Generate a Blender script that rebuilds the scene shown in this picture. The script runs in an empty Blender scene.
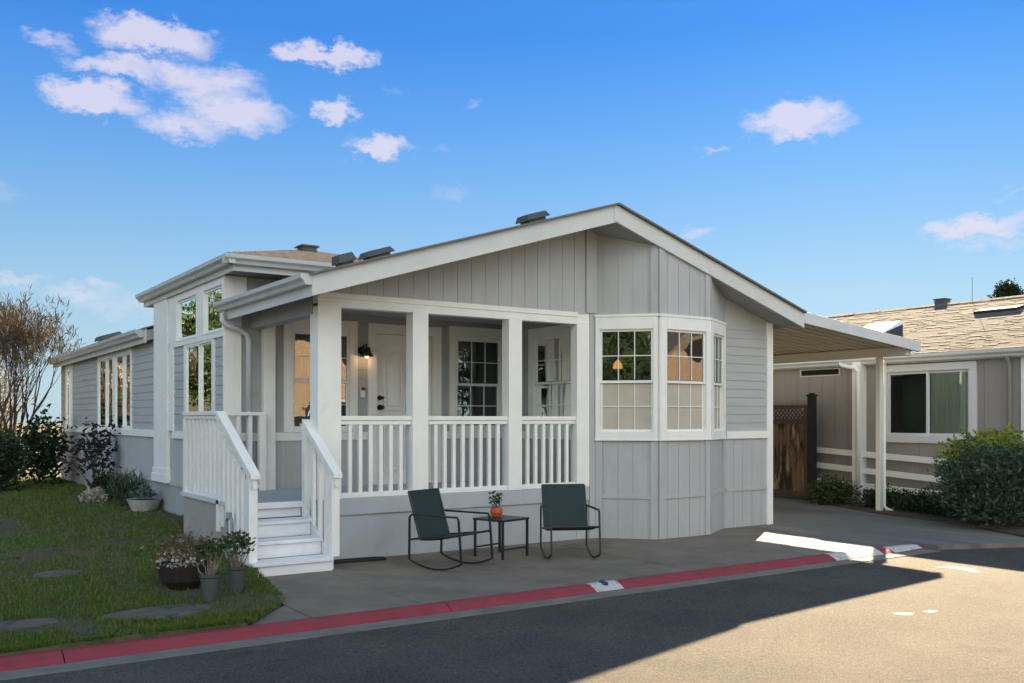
import bpy, math, random
from mathutils import Vector, noise
R = math.radians
random.seed(7)
scene = bpy.context.scene
col = scene.collection

# ------------------------------------------------------------------ camera
cam_d = bpy.data.cameras.new('camera')
cam = bpy.data.objects.new('camera', cam_d); col.objects.link(cam)
cam.location = (-4.10, -9.90, 1.60)
cam.rotation_euler = (R(90), 0, -math.atan2(.561, .828))
cam_d.sensor_width = 36; cam_d.lens = 944/1024*36
cam_d.shift_y = (419-341.5)/1024
cam_d.clip_end = 1500
scene.camera = cam

# ------------------------------------------------------------------ world
SUN_AZ, SUN_EL = R(55.6), R(24.8)
world = bpy.data.worlds.new('World'); scene.world = world; world.use_nodes = True
def build_world():
    nt = world.node_tree; nt.nodes.clear(); L = nt.links.new
    N = nt.nodes.new
    out = N('ShaderNodeOutputWorld'); bg = N('ShaderNodeBackground')
    sky = N('ShaderNodeTexSky'); sky.sky_type = 'NISHITA'; sky.sun_disc = False
    sky.sun_elevation = SUN_EL; sky.sun_rotation = SUN_AZ
    sky.air_density = 1.0; sky.dust_density = 0.3; sky.ozone_density = 2.0
    hsv = N('ShaderNodeHueSaturation'); hsv.inputs['Saturation'].default_value = .8
    gm = N('ShaderNodeGamma'); gm.inputs[1].default_value = .25; L(sky.outputs[0], gm.inputs[0]); L(gm.outputs[0], hsv.inputs['Color'])
    tc = N('ShaderNodeTexCoord'); sep = N('ShaderNodeSeparateXYZ'); L(tc.outputs['Generated'], sep.inputs[0])
    def M(op, a, b=None, clamp=False):
        n = N('ShaderNodeMath'); n.operation = op; n.use_clamp = clamp
        for i, v in enumerate((a, b)):
            if v is None: continue
            if isinstance(v, (int, float)): n.inputs[i].default_value = v
            else: L(v, n.inputs[i])
        return n.outputs[0]
    az = M('ARCTAN2', sep.outputs[0], sep.outputs[1]); el = M('ARCSINE', sep.outputs[2])
    # wispy warp
    def NZ(scale, detail, rough, stretch, off=0):
        cmb = N('ShaderNodeCombineXYZ'); L(M('MULTIPLY', az, 1.0), cmb.inputs[0]); L(M('MULTIPLY', el, stretch), cmb.inputs[1]); cmb.inputs[2].default_value = off
        n = N('ShaderNodeTexNoise'); n.inputs['Scale'].default_value = scale; n.inputs['Detail'].default_value = detail
        n.inputs['Roughness'].default_value = rough; L(cmb.outputs[0], n.inputs['Vector']); return n.outputs[0]
    n1 = NZ(30, 10, .68, 1.6); n2 = NZ(34, 9, .66, 1.6, 3.3); n3 = NZ(16, 4, .6, 2.2, 8.1)
    azw = M('ADD', az, M('MULTIPLY', M('SUBTRACT', n1, .5), .075))
    elw = M('ADD', el, M('MULTIPLY', M('SUBTRACT', n2, .5), .05))
    # clouds: azimuth, elevation, half widths (radians)
    def ae(px, py):
        a = (px-512)/944
        return math.atan2(.561, .828)+math.atan(a), math.atan((419-py)/math.hypot(944, px-512))
    clouds = [(155,36,62,20,1.0),(95,98,48,20,1.0),(125,66,55,13,.8),(205,84,60,24,.9),(230,112,60,24,.85),(190,125,55,18,.7),(50,40,20,10,.5),
              (340,57,42,13,.95),(300,52,30,12,.8),(336,112,25,15,.85),(380,148,42,13,.85),(800,119,52,21,1.0),(770,128,36,12,.6),
              (715,149,16,6,.4),(980,228,48,13,.75),(1000,245,50,8,.35),(1015,193,25,5,.3),(85,293,40,9,.5),(695,233,26,7,.4),(15,279,24,6,.5),(120,306,45,12,.4),
              (450,192,30,7,.3),(475,105,10,5,.3),(445,147,14,7,.25),(395,92,22,5,.2),(860,290,60,8,.2),(1180,150,70,30,.8),(-120,180,80,26,.8),(-260,90,90,30,.8)]
    tot = None
    for px, py, rx, ry, s in clouds:
        a, e = ae(px, py)
        k = 944/(1+((px-512)/944)**2)
        dx = M('MULTIPLY', M('SUBTRACT', azw, a), k/rx/.97); dy = M('MULTIPLY', M('SUBTRACT', elw, e), 944/ry/1.0)
        m = M('SUBTRACT', 1.0, M('ADD', M('MULTIPLY', dx, dx), M('MULTIPLY', dy, dy)), clamp=True)
        m = M('MULTIPLY', m, s*1.35)
        tot = m if tot is None else M('MAXIMUM', tot, m)
    # thin veil near horizon
    den = M('MULTIPLY', tot, M('ADD', -.15, M('ADD', M('MULTIPLY', n3, 1.5), M('MULTIPLY', n1, .8))), clamp=True)
    mr = N('ShaderNodeMapRange'); mr.interpolation_type = 'SMOOTHSTEP'; L(den, mr.inputs[0]); mr.inputs[1].default_value = .03; mr.inputs[2].default_value = 1.4
    mr.inputs[3].default_value = 0; mr.inputs[4].default_value = .94
    mix = N('ShaderNodeMix'); mix.data_type = 'RGBA'
    L(mr.outputs[0], mix.inputs[0])
    # colour of clear sky: deeper blue towards the zenith
    g = N('ShaderNodeMapRange'); L(el, g.inputs[0]); g.inputs[1].default_value = 0; g.inputs[2].default_value = R(90); g.clamp = True
    cr = N('ShaderNodeValToRGB'); L(g.outputs[0], cr.inputs[0])
    e = cr.color_ramp.elements
    e[0].position = SKY_RAMP[0][0]; e[0].color = SKY_RAMP[0][1]; e[1].position = SKY_RAMP[-1][0]; e[1].color = SKY_RAMP[-1][1]
    for p, c in SKY_RAMP[1:-1]:
        x = e.new(p); x.color = c
    mul = N('ShaderNodeMix'); mul.data_type = 'RGBA'; mul.blend_type = 'MULTIPLY'; mul.inputs[0].default_value = 1
    L(hsv.outputs[0], mul.inputs[6]); L(cr.outputs[0], mul.inputs[7])
    # added bright fill in the unseen sky behind the camera, lifts the shaded facade
    back = M('COSINE', M('SUBTRACT', az, R(200)))
    bk = N('ShaderNodeMapRange'); bk.interpolation_type = 'SMOOTHSTEP'; L(M('ADD', back, M('MULTIPLY', M('SUBTRACT', n3, .5), .8)), bk.inputs[0]); bk.inputs[1].default_value = .1; bk.inputs[2].default_value = .75; bk.inputs[4].default_value = .8
    up = N('ShaderNodeMapRange'); up.interpolation_type = 'SMOOTHSTEP'; L(el, up.inputs[0]); up.inputs[1].default_value = R(70); up.inputs[2].default_value = R(40)
    bmx = N('ShaderNodeMix'); bmx.data_type = 'RGBA'; L(M('MULTIPLY', bk.outputs[0], up.outputs[0]), bmx.inputs[0]); L(mul.outputs[2], bmx.inputs[6]); bmx.inputs[7].default_value = SKY_FILL
    L(bmx.outputs[2], mix.inputs[6]); mix.inputs[7].default_value = CLOUD
    L(mix.outputs[2], bg.inputs[0]); bg.inputs[1].default_value = SKY_STRENGTH
    L(bg.outputs[0], out.inputs[0])
SKY_STRENGTH = 0.12
CLOUD = (1.023, 0.947, 1.062, 1)
SKY_FILL = (2.65, 2.8, 2.8, 1)
SKY_RAMP = [(0.0222, (0.3639, 0.4842, 0.5801, 1)), (0.0778, (0.3101, 0.4711, 0.5982, 1)), (0.1333, (0.2052, 0.392, 0.6257, 1)), (0.1889, (0.1148, 0.3142, 0.649, 1)), (0.2444, (0.0567, 0.2362, 0.6315, 1)), (0.3556, (0.0436, 0.2041, 0.5966, 1)), (0.5222, (0.0608, 0.2476, 0.5202, 1)), (0.9667, (0.0696, 0.325, 0.5762, 1))]
build_world()
sd = bpy.data.lights.new('sun', 'SUN'); sd.energy = 3.5; sd.angle = R(.5); sd.color = (1, .78, .51)
sun = bpy.data.objects.new('sun', sd); col.objects.link(sun)
sv = Vector((math.sin(SUN_AZ)*math.cos(SUN_EL), math.cos(SUN_AZ)*math.cos(SUN_EL), math.sin(SUN_EL)))
sun.rotation_euler = sv.to_track_quat('Z', 'Y').to_euler(); sun.location = sv*40
vs = scene.view_settings
vs.view_transform = 'Standard'; vs.look = 'None'; vs.exposure = 2.8; vs.gamma = 1.0; vs.use_curve_mapping = False

# ------------------------------------------------------------------ helpers
def tag(o, label=None, cat=None, group=None, kind=None):
    if label: o['label'] = label
    if cat: o['category'] = cat
    if group: o['group'] = group
    if kind: o['kind'] = kind
    return o
def empty(name, loc=(0, 0, 0), rz=0):
    o = bpy.data.objects.new(name, None); col.objects.link(o); o.location = loc; o.rotation_euler = (0, 0, rz)
    o.empty_display_size = .2
    return o
SPLIT = {'stretcher', 'rail', 'batten', 'fascia', 'wall_rail', 'trim_band', 'newel_post', 'corner_board', 'stair_slat', 'stringer_board', 'tread', 'riser', 'skirt_cap'}
class MB:
    def __init__(s): s.v = []; s.f = []; s.m = []
    def quad(s, *p, mi=0):
        i = len(s.v); s.v += [tuple(q) for q in p]; s.f.append(tuple(range(i, i+len(p)))); s.m.append(mi); return s
    def hexa(s, p, mi=0):   # p: bottom 4 ccw, top 4 ccw
        i = len(s.v); s.v += [tuple(q) for q in p]
        for f in ((3,2,1,0),(4,5,6,7),(0,1,5,4),(1,2,6,5),(2,3,7,6),(3,0,4,7)):
            s.f.append(tuple(i+k for k in f)); s.m.append(mi)
        return s
    def box(s, x0, x1, y0, y1, z0, z1, mi=0):
        return s.hexa([(x0,y0,z0),(x1,y0,z0),(x1,y1,z0),(x0,y1,z0),(x0,y0,z1),(x1,y0,z1),(x1,y1,z1),(x0,y1,z1)], mi)
    def ob(s, W, u0, u1, w0, w1, z0, z1, z1b=None, mi=0):
        """oriented box in wall frame W=(O,d,n): u along wall, w outward, top may slope to z1b at u1"""
        if z1b is None: z1b = z1
        P = lambda u, w, z: (W[0][0]+W[1][0]*u+W[2][0]*w, W[0][1]+W[1][1]*u+W[2][1]*w, z)
        return s.hexa([P(u0,w1,z0),P(u1,w1,z0),P(u1,w0,z0),P(u0,w0,z0),P(u0,w1,z1),P(u1,w1,z1b),P(u1,w0,z1b),P(u0,w0,z1)], mi)
    def prism(s, poly, z0, z1, mi=0):
        n = len(poly); i = len(s.v)
        s.v += [(x, y, z0) for x, y in poly]+[(x, y, z1) for x, y in poly]
        s.f.append(tuple(i+k for k in reversed(range(n)))); s.f.append(tuple(i+n+k for k in range(n))); s.m += [mi, mi]
        for k in range(n):
            j = (k+1) % n; s.f.append((i+k, i+j, i+n+j, i+n+k)); s.m.append(mi)
        return s
    def extr(s, prof, a, b, mi=0):
        """prof: list of 3D offsets closed; extrude from a to b"""
        n = len(prof); i = len(s.v)
        for base in (a, b): s.v += [tuple(Vector(base)+Vector(p)) for p in prof]
        s.f.append(tuple(i+k for k in range(n))); s.f.append(tuple(i+n+k for k in reversed(range(n)))); s.m += [mi, mi]
        for k in range(n):
            j = (k+1) % n; s.f.append((i+j, i+k, i+n+k, i+n+j)); s.m.append(mi)
        return s
    def tube(s, pts, r, n=8, closed=False, mi=0):
        pts = [Vector(p) for p in pts]; m = len(pts); rs = r if isinstance(r, (list, tuple)) else [r]*m
        base = len(s.v); up = None
        for k, p in enumerate(pts):
            if closed: t = pts[(k+1) % m]-pts[k-1]
            else: t = pts[min(k+1, m-1)]-pts[max(k-1, 0)]
            t.normalize()
            if up is None:
                a = Vector((0, 0, 1)) if abs(t.z) < .9 else Vector((1, 0, 0))
                up = (a-t*a.dot(t)).normalized()
            else:
                up = up-t*up.dot(t)
                up = up.normalized() if up.length > 1e-6 else t.orthogonal().normalized()
            sd_ = t.cross(up)
            for q in range(n):
                a = 2*math.pi*(q+.5)/n
                s.v.append(tuple(p+(up*math.cos(a)+sd_*math.sin(a))*rs[k]))
        for k in range(m if closed else m-1):
            k2 = (k+1) % m
            for q in range(n):
                q2 = (q+1) % n
                s.f.append((base+k*n+q, base+k*n+q2, base+k2*n+q2, base+k2*n+q)); s.m.append(mi)
        if not closed:
            s.f.append(tuple(base+q for q in reversed(range(n)))); s.m.append(mi)
            s.f.append(tuple(base+(m-1)*n+q for q in range(n))); s.m.append(mi)
        return s
    def lathe(s, prof, c=(0, 0, 0), n=24, mi=0):
        base = len(s.v); m = len(prof)
        for r, z in prof:
            for q in range(n):
                a = 2*math.pi*q/n; s.v.append((c[0]+r*math.cos(a), c[1]+r*math.sin(a), c[2]+z))
        for k in range(m-1):
            for q in range(n):
                q2 = (q+1) % n
                s.f.append((base+k*n+q, base+k*n+q2, base+(k+1)*n+q2, base+(k+1)*n+q)); s.m.append(mi)
        s.f.append(tuple(base+q for q in reversed(range(n)))); s.m.append(mi)
        s.f.append(tuple(base+(m-1)*n+q for q in range(n))); s.m.append(mi)
        return s
    def build(s, name, mat, parent=None, bevel=0, smooth=False, loc=None):
        if name in SPLIT and len(s.f) > 6 and len(s.f) % 6 == 0:   # boards: each one an object of its own
            out = []
            for k in range(len(s.f)//6):
                q = MB(); i0 = s.f[k*6][3]; q.v = s.v[i0:i0+8]; q.f = [tuple(a-i0 for a in f) for f in s.f[k*6:k*6+6]]; q.m = s.m[k*6:k*6+6]
                out.append(q.build(name, mat, parent, bevel, smooth, loc))
            return out
        me = bpy.data.meshes.new(name); me.from_pydata(s.v, [], s.f)
        mats = mat if isinstance(mat, (list, tuple)) else [mat]
        for m in mats: me.materials.append(m)
        if len(mats) > 1: me.polygons.foreach_set('material_index', s.m)
        if smooth: me.polygons.foreach_set('use_smooth', [True]*len(me.polygons))
        me.update()
        o = bpy.data.objects.new(name, me); col.objects.link(o)
        if parent: o.parent = parent
        if loc: o.location = loc
        if bevel:
            b = o.modifiers.new('bevel', 'BEVEL'); b.width = bevel; b.segments = 2; b.limit_method = 'ANGLE'; b.angle_limit = R(40)
        return o

# ------------------------------------------------------------------ materials
def mat(name, c, rough=.6, c2=None, nscale=6, bump=0, bscale=60, spec=.4, metal=0, stretch=(1,1,1), detail=6, pos=(.35,.7), dist=.01, dirt=None, dscale=3, dpos=(.55,.75)):
    m = bpy.data.materials.new(name); m.use_nodes = True; nt = m.node_tree; N = nt.nodes.new; L = nt.links.new
    p = nt.nodes['Principled BSDF']; p.inputs['Roughness'].default_value = rough; p.inputs['Metallic'].default_value = metal
    p.inputs['Specular IOR Level'].default_value = spec
    p.inputs['Base Color'].default_value = (*c, 1)
    tc = N('ShaderNodeTexCoord'); mp = N('ShaderNodeMapping'); L(tc.outputs['Object'], mp.inputs[0]); mp.inputs['Scale'].default_value = stretch
    cur = None
    if c2:
        n = N('ShaderNodeTexNoise'); n.inputs['Scale'].default_value = nscale; n.inputs['Detail'].default_value = detail; n.inputs['Roughness'].default_value = .65
        L(mp.outputs[0], n.inputs['Vector'])
        cr = N('ShaderNodeValToRGB'); cr.color_ramp.elements[0].position = pos[0]; cr.color_ramp.elements[1].position = pos[1]
        cr.color_ramp.elements[0].color = (*c, 1); cr.color_ramp.elements[1].color = (*c2, 1)
        L(n.outputs[0], cr.inputs[0]); cur = cr.outputs[0]
    if dirt:
        n = N('ShaderNodeTexNoise'); n.inputs['Scale'].default_value = dscale; n.inputs['Detail'].default_value = 8; n.inputs['Roughness'].default_value = .7
        L(mp.outputs[0], n.inputs['Vector'])
        mr = N('ShaderNodeMapRange'); L(n.outputs[0], mr.inputs[0]); mr.inputs[1].default_value = dpos[0]; mr.inputs[2].default_value = dpos[1]
        mx = N('ShaderNodeMix'); mx.data_type = 'RGBA'; L(mr.outputs[0], mx.inputs[0])
        if cur: L(cur, mx.inputs[6])
        else: mx.inputs[6].default_value = (*c, 1)
        mx.inputs[7].default_value = (*dirt, 1); cur = mx.outputs[2]
    if cur: L(cur, p.inputs['Base Color'])
    if bump:
        n = N('ShaderNodeTexNoise'); n.inputs['Scale'].default_value = bscale; n.inputs['Detail'].default_value = 5
        L(mp.outputs[0], n.inputs['Vector'])
        b = N('ShaderNodeBump'); b.inputs['Strength'].default_value = bump; b.inputs['Distance'].default_value = dist
        L(n.outputs[0], b.inputs['Height']); L(b.outputs[0], p.inputs['Normal'])
    return m
WHITE = mat('white_paint', (.82, .83, .78), .5, (.75, .76, .72), 3, .1, 90, dist=.003, dirt=(.66, .66, .62), dscale=5, dpos=(.58, .85))
WORN = mat('worn_white_paint', (.78, .79, .80), .55, (.68, .70, .72), 5, .2, 70, dirt=(.30, .29, .27), dscale=5, dpos=(.66, .74), stretch=(1, 1, 3), dist=.004)
TRIM = mat('trim_paint', (.60, .63, .61), .5, (.54, .57, .56), 2, .1, 90, dist=.003)
GUT = mat('gutter_paint', (.52, .56, .56), .35, (.46, .50, .50), 3)
GREY = mat('grey_siding_paint', (.43, .45, .445), .6, (.375, .395, .39), 2.5, .25, 120, stretch=(1, 1, .25), dist=.003, dirt=(.32, .335, .32), dscale=3, dpos=(.55, .85))
GREYL = mat('grey_lap_paint', (.41, .43, .42), .6, (.36, .38, .375), 2.5, .25, 120, stretch=(.3, .3, 2), dist=.003)
SKIRT = mat('grey_skirt_paint', (.43, .465, .47), .6, (.37, .40, .405), 2.0, .2, 90, dirt=(.27, .26, .24), dscale=2.2, dpos=(.62, .8), dist=.003)
SOFFIT = mat('soffit_paint', (.36, .37, .365), .7, (.32, .33, .33), 3)
TAN = mat('tan_siding_paint', (.30, .275, .245), .65, (.26, .24, .21), 2.5, .25, 100, stretch=(1, 1, .3), dist=.003)
CARP = mat('carport_tan', (.72, .66, .53), .5, (.64, .58, .47), 4)
BLACK = mat('black_metal', (.018, .02, .022), .4)
SLING = mat('dark_sling_mesh', (.020, .036, .037), .75, (.014, .027, .028), 200, .3, 400, dist=.002)
BRONZE = mat('dark_bronze', (.03, .022, .018), .35, metal=.6)
CONC = mat('concrete', (.215, .175, .13), .85, (.145, .117, .09), 1.6, .35, 60, dirt=(.10, .078, .06), dscale=.9, dpos=(.52, .72), dist=.004)
CONC2 = mat('driveway_concrete', (.16, .16, .145), .85, (.085, .088, .085), .9, .35, 60, dirt=(.27, .20, .13), dscale=.8, dpos=(.50, .68), stretch=(1, .22, 1), dist=.004)
KERB = mat('gutter_concrete', (.20, .185, .155), .85, (.13, .122, .105), 4, .4, 50, dist=.004)
RED = mat('red_kerb_paint', (.28, .040, .045), .7, (.21, .034, .038), 5, .6, 50, dirt=(.17, .10, .09), dscale=11, dpos=(.60, .74), dist=.005)
PAINT_AND_SUN = mat('white_paint_and_sunlight', (.52, .51, .48), .7, (.42, .41, .39), 12, .4, 80, dirt=(.26, .25, .24), dscale=14, dpos=(.54, .64), dist=.003)
STONE = mat('stepping_stone', (.13, .115, .085), .9, (.08, .072, .055), 5, .7, 40, dirt=(.03, .045, .02), dscale=7, dpos=(.5, .65))
SOIL = mat('soil', (.055, .045, .032), .95, (.09, .07, .05), 6, 1, 30, dist=.03)
SHING = mat('shingle', (.50, .40, .31), .9, (.27, .21, .165), 9, .8, 40, dist=.02, stretch=(1, 1, 6))
SCREEN = mat('insect_screen', (.50, .46, .37), .8, (.42, .39, .32), 4)
CURT = mat('curtain_cloth', (.42, .40, .36), .9, (.36, .34, .31), 4)
TERRA = mat('terracotta', (.45, .09, .03), .5, (.38, .07, .025), 8)
WOOD = mat('weathered_wood', (.17, .115, .07), .85, (.022, .017, .014), 5, .5, 60, stretch=(1, 1, .22), dirt=(.42, .29, .16), dscale=6, dpos=(.54, .66), pos=(.42, .56))
WOODF = mat('gate_frame_wood', (.10, .06, .04), .85, (.07, .045, .03), 8, .4, 50)
WOODD = mat('dark_wood', (.022, .021, .022), .85, (.014, .013, .013), 6)
BARK = mat('bark', (.10, .075, .055), .9, (.06, .045, .035), 12, .6, 40)
PEACH = mat('peach_stucco', (.62, .44, .33), .8, (.56, .40, .30), 3)
GREYPOT = mat('grey_pot', (.065, .075, .07), .75, (.045, .052, .048), 6)
BROWNPOT = mat('dark_brown_pot', (.028, .020, .015), .7, (.02, .015, .012), 6)
WHITEPOT = mat('pale_bowl', (.42, .44, .42), .7, (.24, .26, .25), 5)
def emis(name, c, s):
    m = bpy.data.materials.new(name); m.use_nodes = True
    p = m.node_tree.nodes['Principled BSDF']; p.inputs['Base Color'].default_value = (*c, 1)
    p.inputs['Emission Color'].default_value = (*c, 1); p.inputs['Emission Strength'].default_value = s
    return m
def glass(name, tint=(.02, .026, .022), opq=.35, ior=2.1):
    m = bpy.data.materials.new(name); m.use_nodes = True; nt = m.node_tree; N = nt.nodes.new; L = nt.links.new
    nt.nodes.remove(nt.nodes['Principled BSDF']); out = nt.nodes['Material Output']
    tr = N('ShaderNodeBsdfTransparent'); tr.inputs[0].default_value = (.90, .93, .92, 1)
    df = N('ShaderNodeBsdfDiffuse'); df.inputs[0].default_value = (*tint, 1)
    m1 = N('ShaderNodeMixShader'); m1.inputs[0].default_value = opq; L(tr.outputs[0], m1.inputs[1]); L(df.outputs[0], m1.inputs[2])
    gl = N('ShaderNodeBsdfGlossy'); gl.inputs['Roughness'].default_value = .0; gl.inputs[0].default_value = (.95, 1, .98, 1)
    fr = N('ShaderNodeFresnel'); fr.inputs[0].default_value = ior
    m2 = N('ShaderNodeMixShader'); L(fr.outputs[0], m2.inputs[0]); L(m1.outputs[0], m2.inputs[1]); L(gl.outputs[0], m2.inputs[2])
    # old float glass is never quite flat
    tc = N('ShaderNodeTexCoord'); nz = N('ShaderNodeTexNoise'); nz.inputs['Scale'].default_value = 2.2; nz.inputs['Detail'].default_value = 1; L(tc.outputs['Object'], nz.inputs['Vector'])
    b = N('ShaderNodeBump'); b.inputs['Strength'].default_value = .35; b.inputs['Distance'].default_value = .012
    L(nz.outputs[0], b.inputs['Height']); L(b.outputs[0], gl.inputs['Normal'])
    L(m2.outputs[0], out.inputs[0])
    return m
GLASS = glass('window_glass')
GLASSN = glass('neighbour_glass', (.03, .06, .045), .03, 1.5)
def leafmat(name, ca, cb, cc=None, rough=.6, trans=.25):
    m = bpy.data.materials.new(name); m.use_nodes = True; nt = m.node_tree; N = nt.nodes.new; L = nt.links.new
    p = nt.nodes['Principled BSDF']; p.inputs['Roughness'].default_value = rough; p.inputs['Specular IOR Level'].default_value = .25
    g = N('ShaderNodeNewGeometry'); cr = N('ShaderNodeValToRGB'); e = cr.color_ramp.elements
    e[0].color = (*ca, 1); e[1].color = (*cb, 1)
    if cc: x = e.new(.85); x.color = (*cb, 1); e[2].color = (*cc, 1)
    L(g.outputs['Random Per Island'], cr.inputs[0]); L(cr.outputs[0], p.inputs['Base Color'])
    t = N('ShaderNodeBsdfTranslucent'); L(cr.outputs[0], t.inputs[0])
    mx = N('ShaderNodeMixShader'); mx.inputs[0].default_value = trans
    L(p.outputs[0], mx.inputs[1]); L(t.outputs[0], mx.inputs[2]); L(mx.outputs[0], nt.nodes['Material Output'].inputs[0])
    return m
LF_GRASS = leafmat('grass_blades', (.052, .100, .014), (.125, .185, .028), (.23, .20, .07))
LF_DARK = leafmat('dark_leaves', (.012, .026, .011), (.030, .052, .018), (.055, .075, .025), trans=.12)
LF_GREYG = leafmat('grey_green_leaves', (.025, .052, .032), (.07, .105, .065), (.15, .17, .12))
LF_YEL = leafmat('yellow_green_leaves', (.10, .16, .015), (.28, .30, .03), (.42, .36, .05))
LF_GOLD = leafmat('golden_twigs', (.16, .11, .05), (.28, .20, .09), (.10, .10, .04))
LF_PURP = leafmat('purple_leaves', (.022, .016, .020), (.055, .040, .045), (.03, .045, .03))
LF_MID = leafmat('mid_green_leaves', (.030, .06, .018), (.07, .11, .03), (.10, .13, .04))
LF_DRY = leafmat('dry_leaves', (.11, .065, .04), (.20, .13, .08), (.28, .23, .16))
LF_PALE = leafmat('pale_flowers', (.35, .32, .25), (.55, .50, .42))
LF_SUCC = leafmat('succulent_leaves', (.05, .10, .08), (.12, .19, .16), (.20, .26, .22))

# ------------------------------------------------------------------ setting: ground
MB().box(-300, 300, -300, 500, -.6, -.13).build('ground', mat('earth', (.12, .10, .06), .95, (.07, .08, .035), .4, .5, 3)).update_tag()
tag(bpy.data.objects['ground'], kind='structure')
ASPH = bpy.data.materials.new('asphalt'); ASPH.use_nodes = True
def mk_asphalt():
    nt = ASPH.node_tree; N = nt.nodes.new; L = nt.links.new; p = nt.nodes['Principled BSDF']; p.inputs['Roughness'].default_value = .9
    p.inputs['Specular IOR Level'].default_value = .2
    tc = N('ShaderNodeTexCoord')
    def nz(s, d, r=.6):
        n = N('ShaderNodeTexNoise'); n.inputs['Scale'].default_value = s; n.inputs['Detail'].default_value = d; n.inputs['Roughness'].default_value = r
        L(tc.outputs['Object'], n.inputs['Vector']); return n.outputs[0]
    cr = N('ShaderNodeValToRGB'); L(nz(75, 5, .85), cr.inputs[0]); e = cr.color_ramp.elements
    e[0].position = .38; e[0].color = (.020, .026, .028, 1); e[1].position = .68; e[1].color = (.190, .164, .126, 1)
    cr2 = N('ShaderNodeValToRGB'); L(nz(.9, 6), cr2.inputs[0]); e = cr2.color_ramp.elements
    e[0].position = .3; e[0].color = (.70, .71, .72, 1); e[1].position = .7; e[1].color = (1.15, 1.13, 1.08, 1)
    mx = N('ShaderNodeMix'); mx.data_type = 'RGBA'; mx.blend_type = 'MULTIPLY'; mx.inputs[0].default_value = 1
    L(cr.outputs[0], mx.inputs[6]); L(cr2.outputs[0], mx.inputs[7]); 
    # thin wandering cracks and a few patched oil spots
    ad = N('ShaderNodeMixRGB'); ad.blend_type = 'LINEAR_LIGHT'; ad.inputs[0].default_value = .22; L(tc.outputs['Object'], ad.inputs[1])
    nc = N('ShaderNodeTexNoise'); nc.inputs['Scale'].default_value = 2.2; nc.inputs['Detail'].default_value = 6; L(tc.outputs['Object'], nc.inputs['Vector']); L(nc.outputs[1], ad.inputs[2])
    vo = N('ShaderNodeTexVoronoi'); vo.feature = 'DISTANCE_TO_EDGE'; vo.inputs['Scale'].default_value = .42; L(ad.outputs[0], vo.inputs['Vector'])
    ck = N('ShaderNodeMapRange'); L(vo.outputs['Distance'], ck.inputs[0]); ck.inputs[1].default_value = .0; ck.inputs[2].default_value = .006; ck.inputs[3].default_value = .55; ck.inputs[4].default_value = 0
    mk = N('ShaderNodeMapRange'); L(nz(.35, 2), mk.inputs[0]); mk.inputs[1].default_value = .48; mk.inputs[2].default_value = .56
    mm = N('ShaderNodeMath'); mm.operation = 'MULTIPLY'; L(ck.outputs[0], mm.inputs[0]); L(mk.outputs[0], mm.inputs[1])
    sp = N('ShaderNodeMapRange'); L(nz(1.7, 3, .5), sp.inputs[0]); sp.inputs[1].default_value = .66; sp.inputs[2].default_value = .74; sp.inputs[4].default_value = .35
    mxx = N('ShaderNodeMath'); mxx.operation = 'MAXIMUM'; L(mm.outputs[0], mxx.inputs[0]); L(sp.outputs[0], mxx.inputs[1])
    m2 = N('ShaderNodeMix'); m2.data_type = 'RGBA'; L(mxx.outputs[0], m2.inputs[0]); L(mx.outputs[2], m2.inputs[6]); m2.inputs[7].default_value = (.02, .02, .02, 1)
    L(m2.outputs[2], p.inputs['Base Color'])
    b = N('ShaderNodeBump'); b.inputs['Strength'].default_value = .8; b.inputs['Distance'].default_value = .012
    L(nz(60, 5, .8), b.inputs['Height']); L(b.outputs[0], p.inputs['Normal'])
mk_asphalt()
road = MB()
road.prism([(-60, -10.8), (90, -10.8), (90, -3.66), (8.6, -3.66), (7.1, -3.02), (7.0, -3.08), (-60, -3.10)], -.3, -.060)
tag(road.build('road', ASPH), kind='structure')
# rolled kerb: red top and face, grey gutter pan
def kerb_profile(x0, x1, h0=0., h1=0.):
    m = MB()
    pr = [(-2.72, .004), (-2.79, .004), (-2.86, -.025), (-2.91, -.054), (-2.91, -.2), (-2.72, -.2)]
    n = len(pr); xs = [x0, x1]; b = 0
    for x, h in ((x0, h0), (x1, h1)): m.v += [(x, y, z+h if z > -.05 else z) for y, z in pr]
    m.f.append(tuple(range(n))); m.f.append(tuple(n+k for k in reversed(range(n))))
    for k in range(n):
        j = (k+1) % n; m.f.append((j, k, n+k, n+j))
    m.m = [0]*len(m.f); return m
x = -30.
segs = [(-30, -21), (-21, -12), (-12, -6.04), (-6.04, -3.02), (-3.02, .02), (.02, 3.05), (3.05, 4.86)]
kerb = MB()
for a, b in segs:
    k = kerb_profile(a+.004, b-.004); i = len(kerb.v); kerb.v += k.v; kerb.f += [tuple(i+q for q in f) for f in k.f]; kerb.m += k.m
for a, b, h0, h1 in ((4.86, 6.1, 0, 0), (6.1, 7.02, 0, -.02)):
    k = kerb_profile(a+.004, b, h0, h1); i = len(kerb.v); kerb.v += k.v; kerb.f += [tuple(i+q for q in f) for f in k.f]; kerb.m += k.m
tag(kerb.build('kerb', RED), kind='structure')
g = MB()
g.extr([(0, -2.914, -.055), (0, -3.12, -.052), (0, -3.12, -.2), (0, -2.914, -.2)], (-30, 0, 0), (7.0, 0, 0))
tag(g.build('gutter_pan', KERB), kind='structure')
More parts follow.
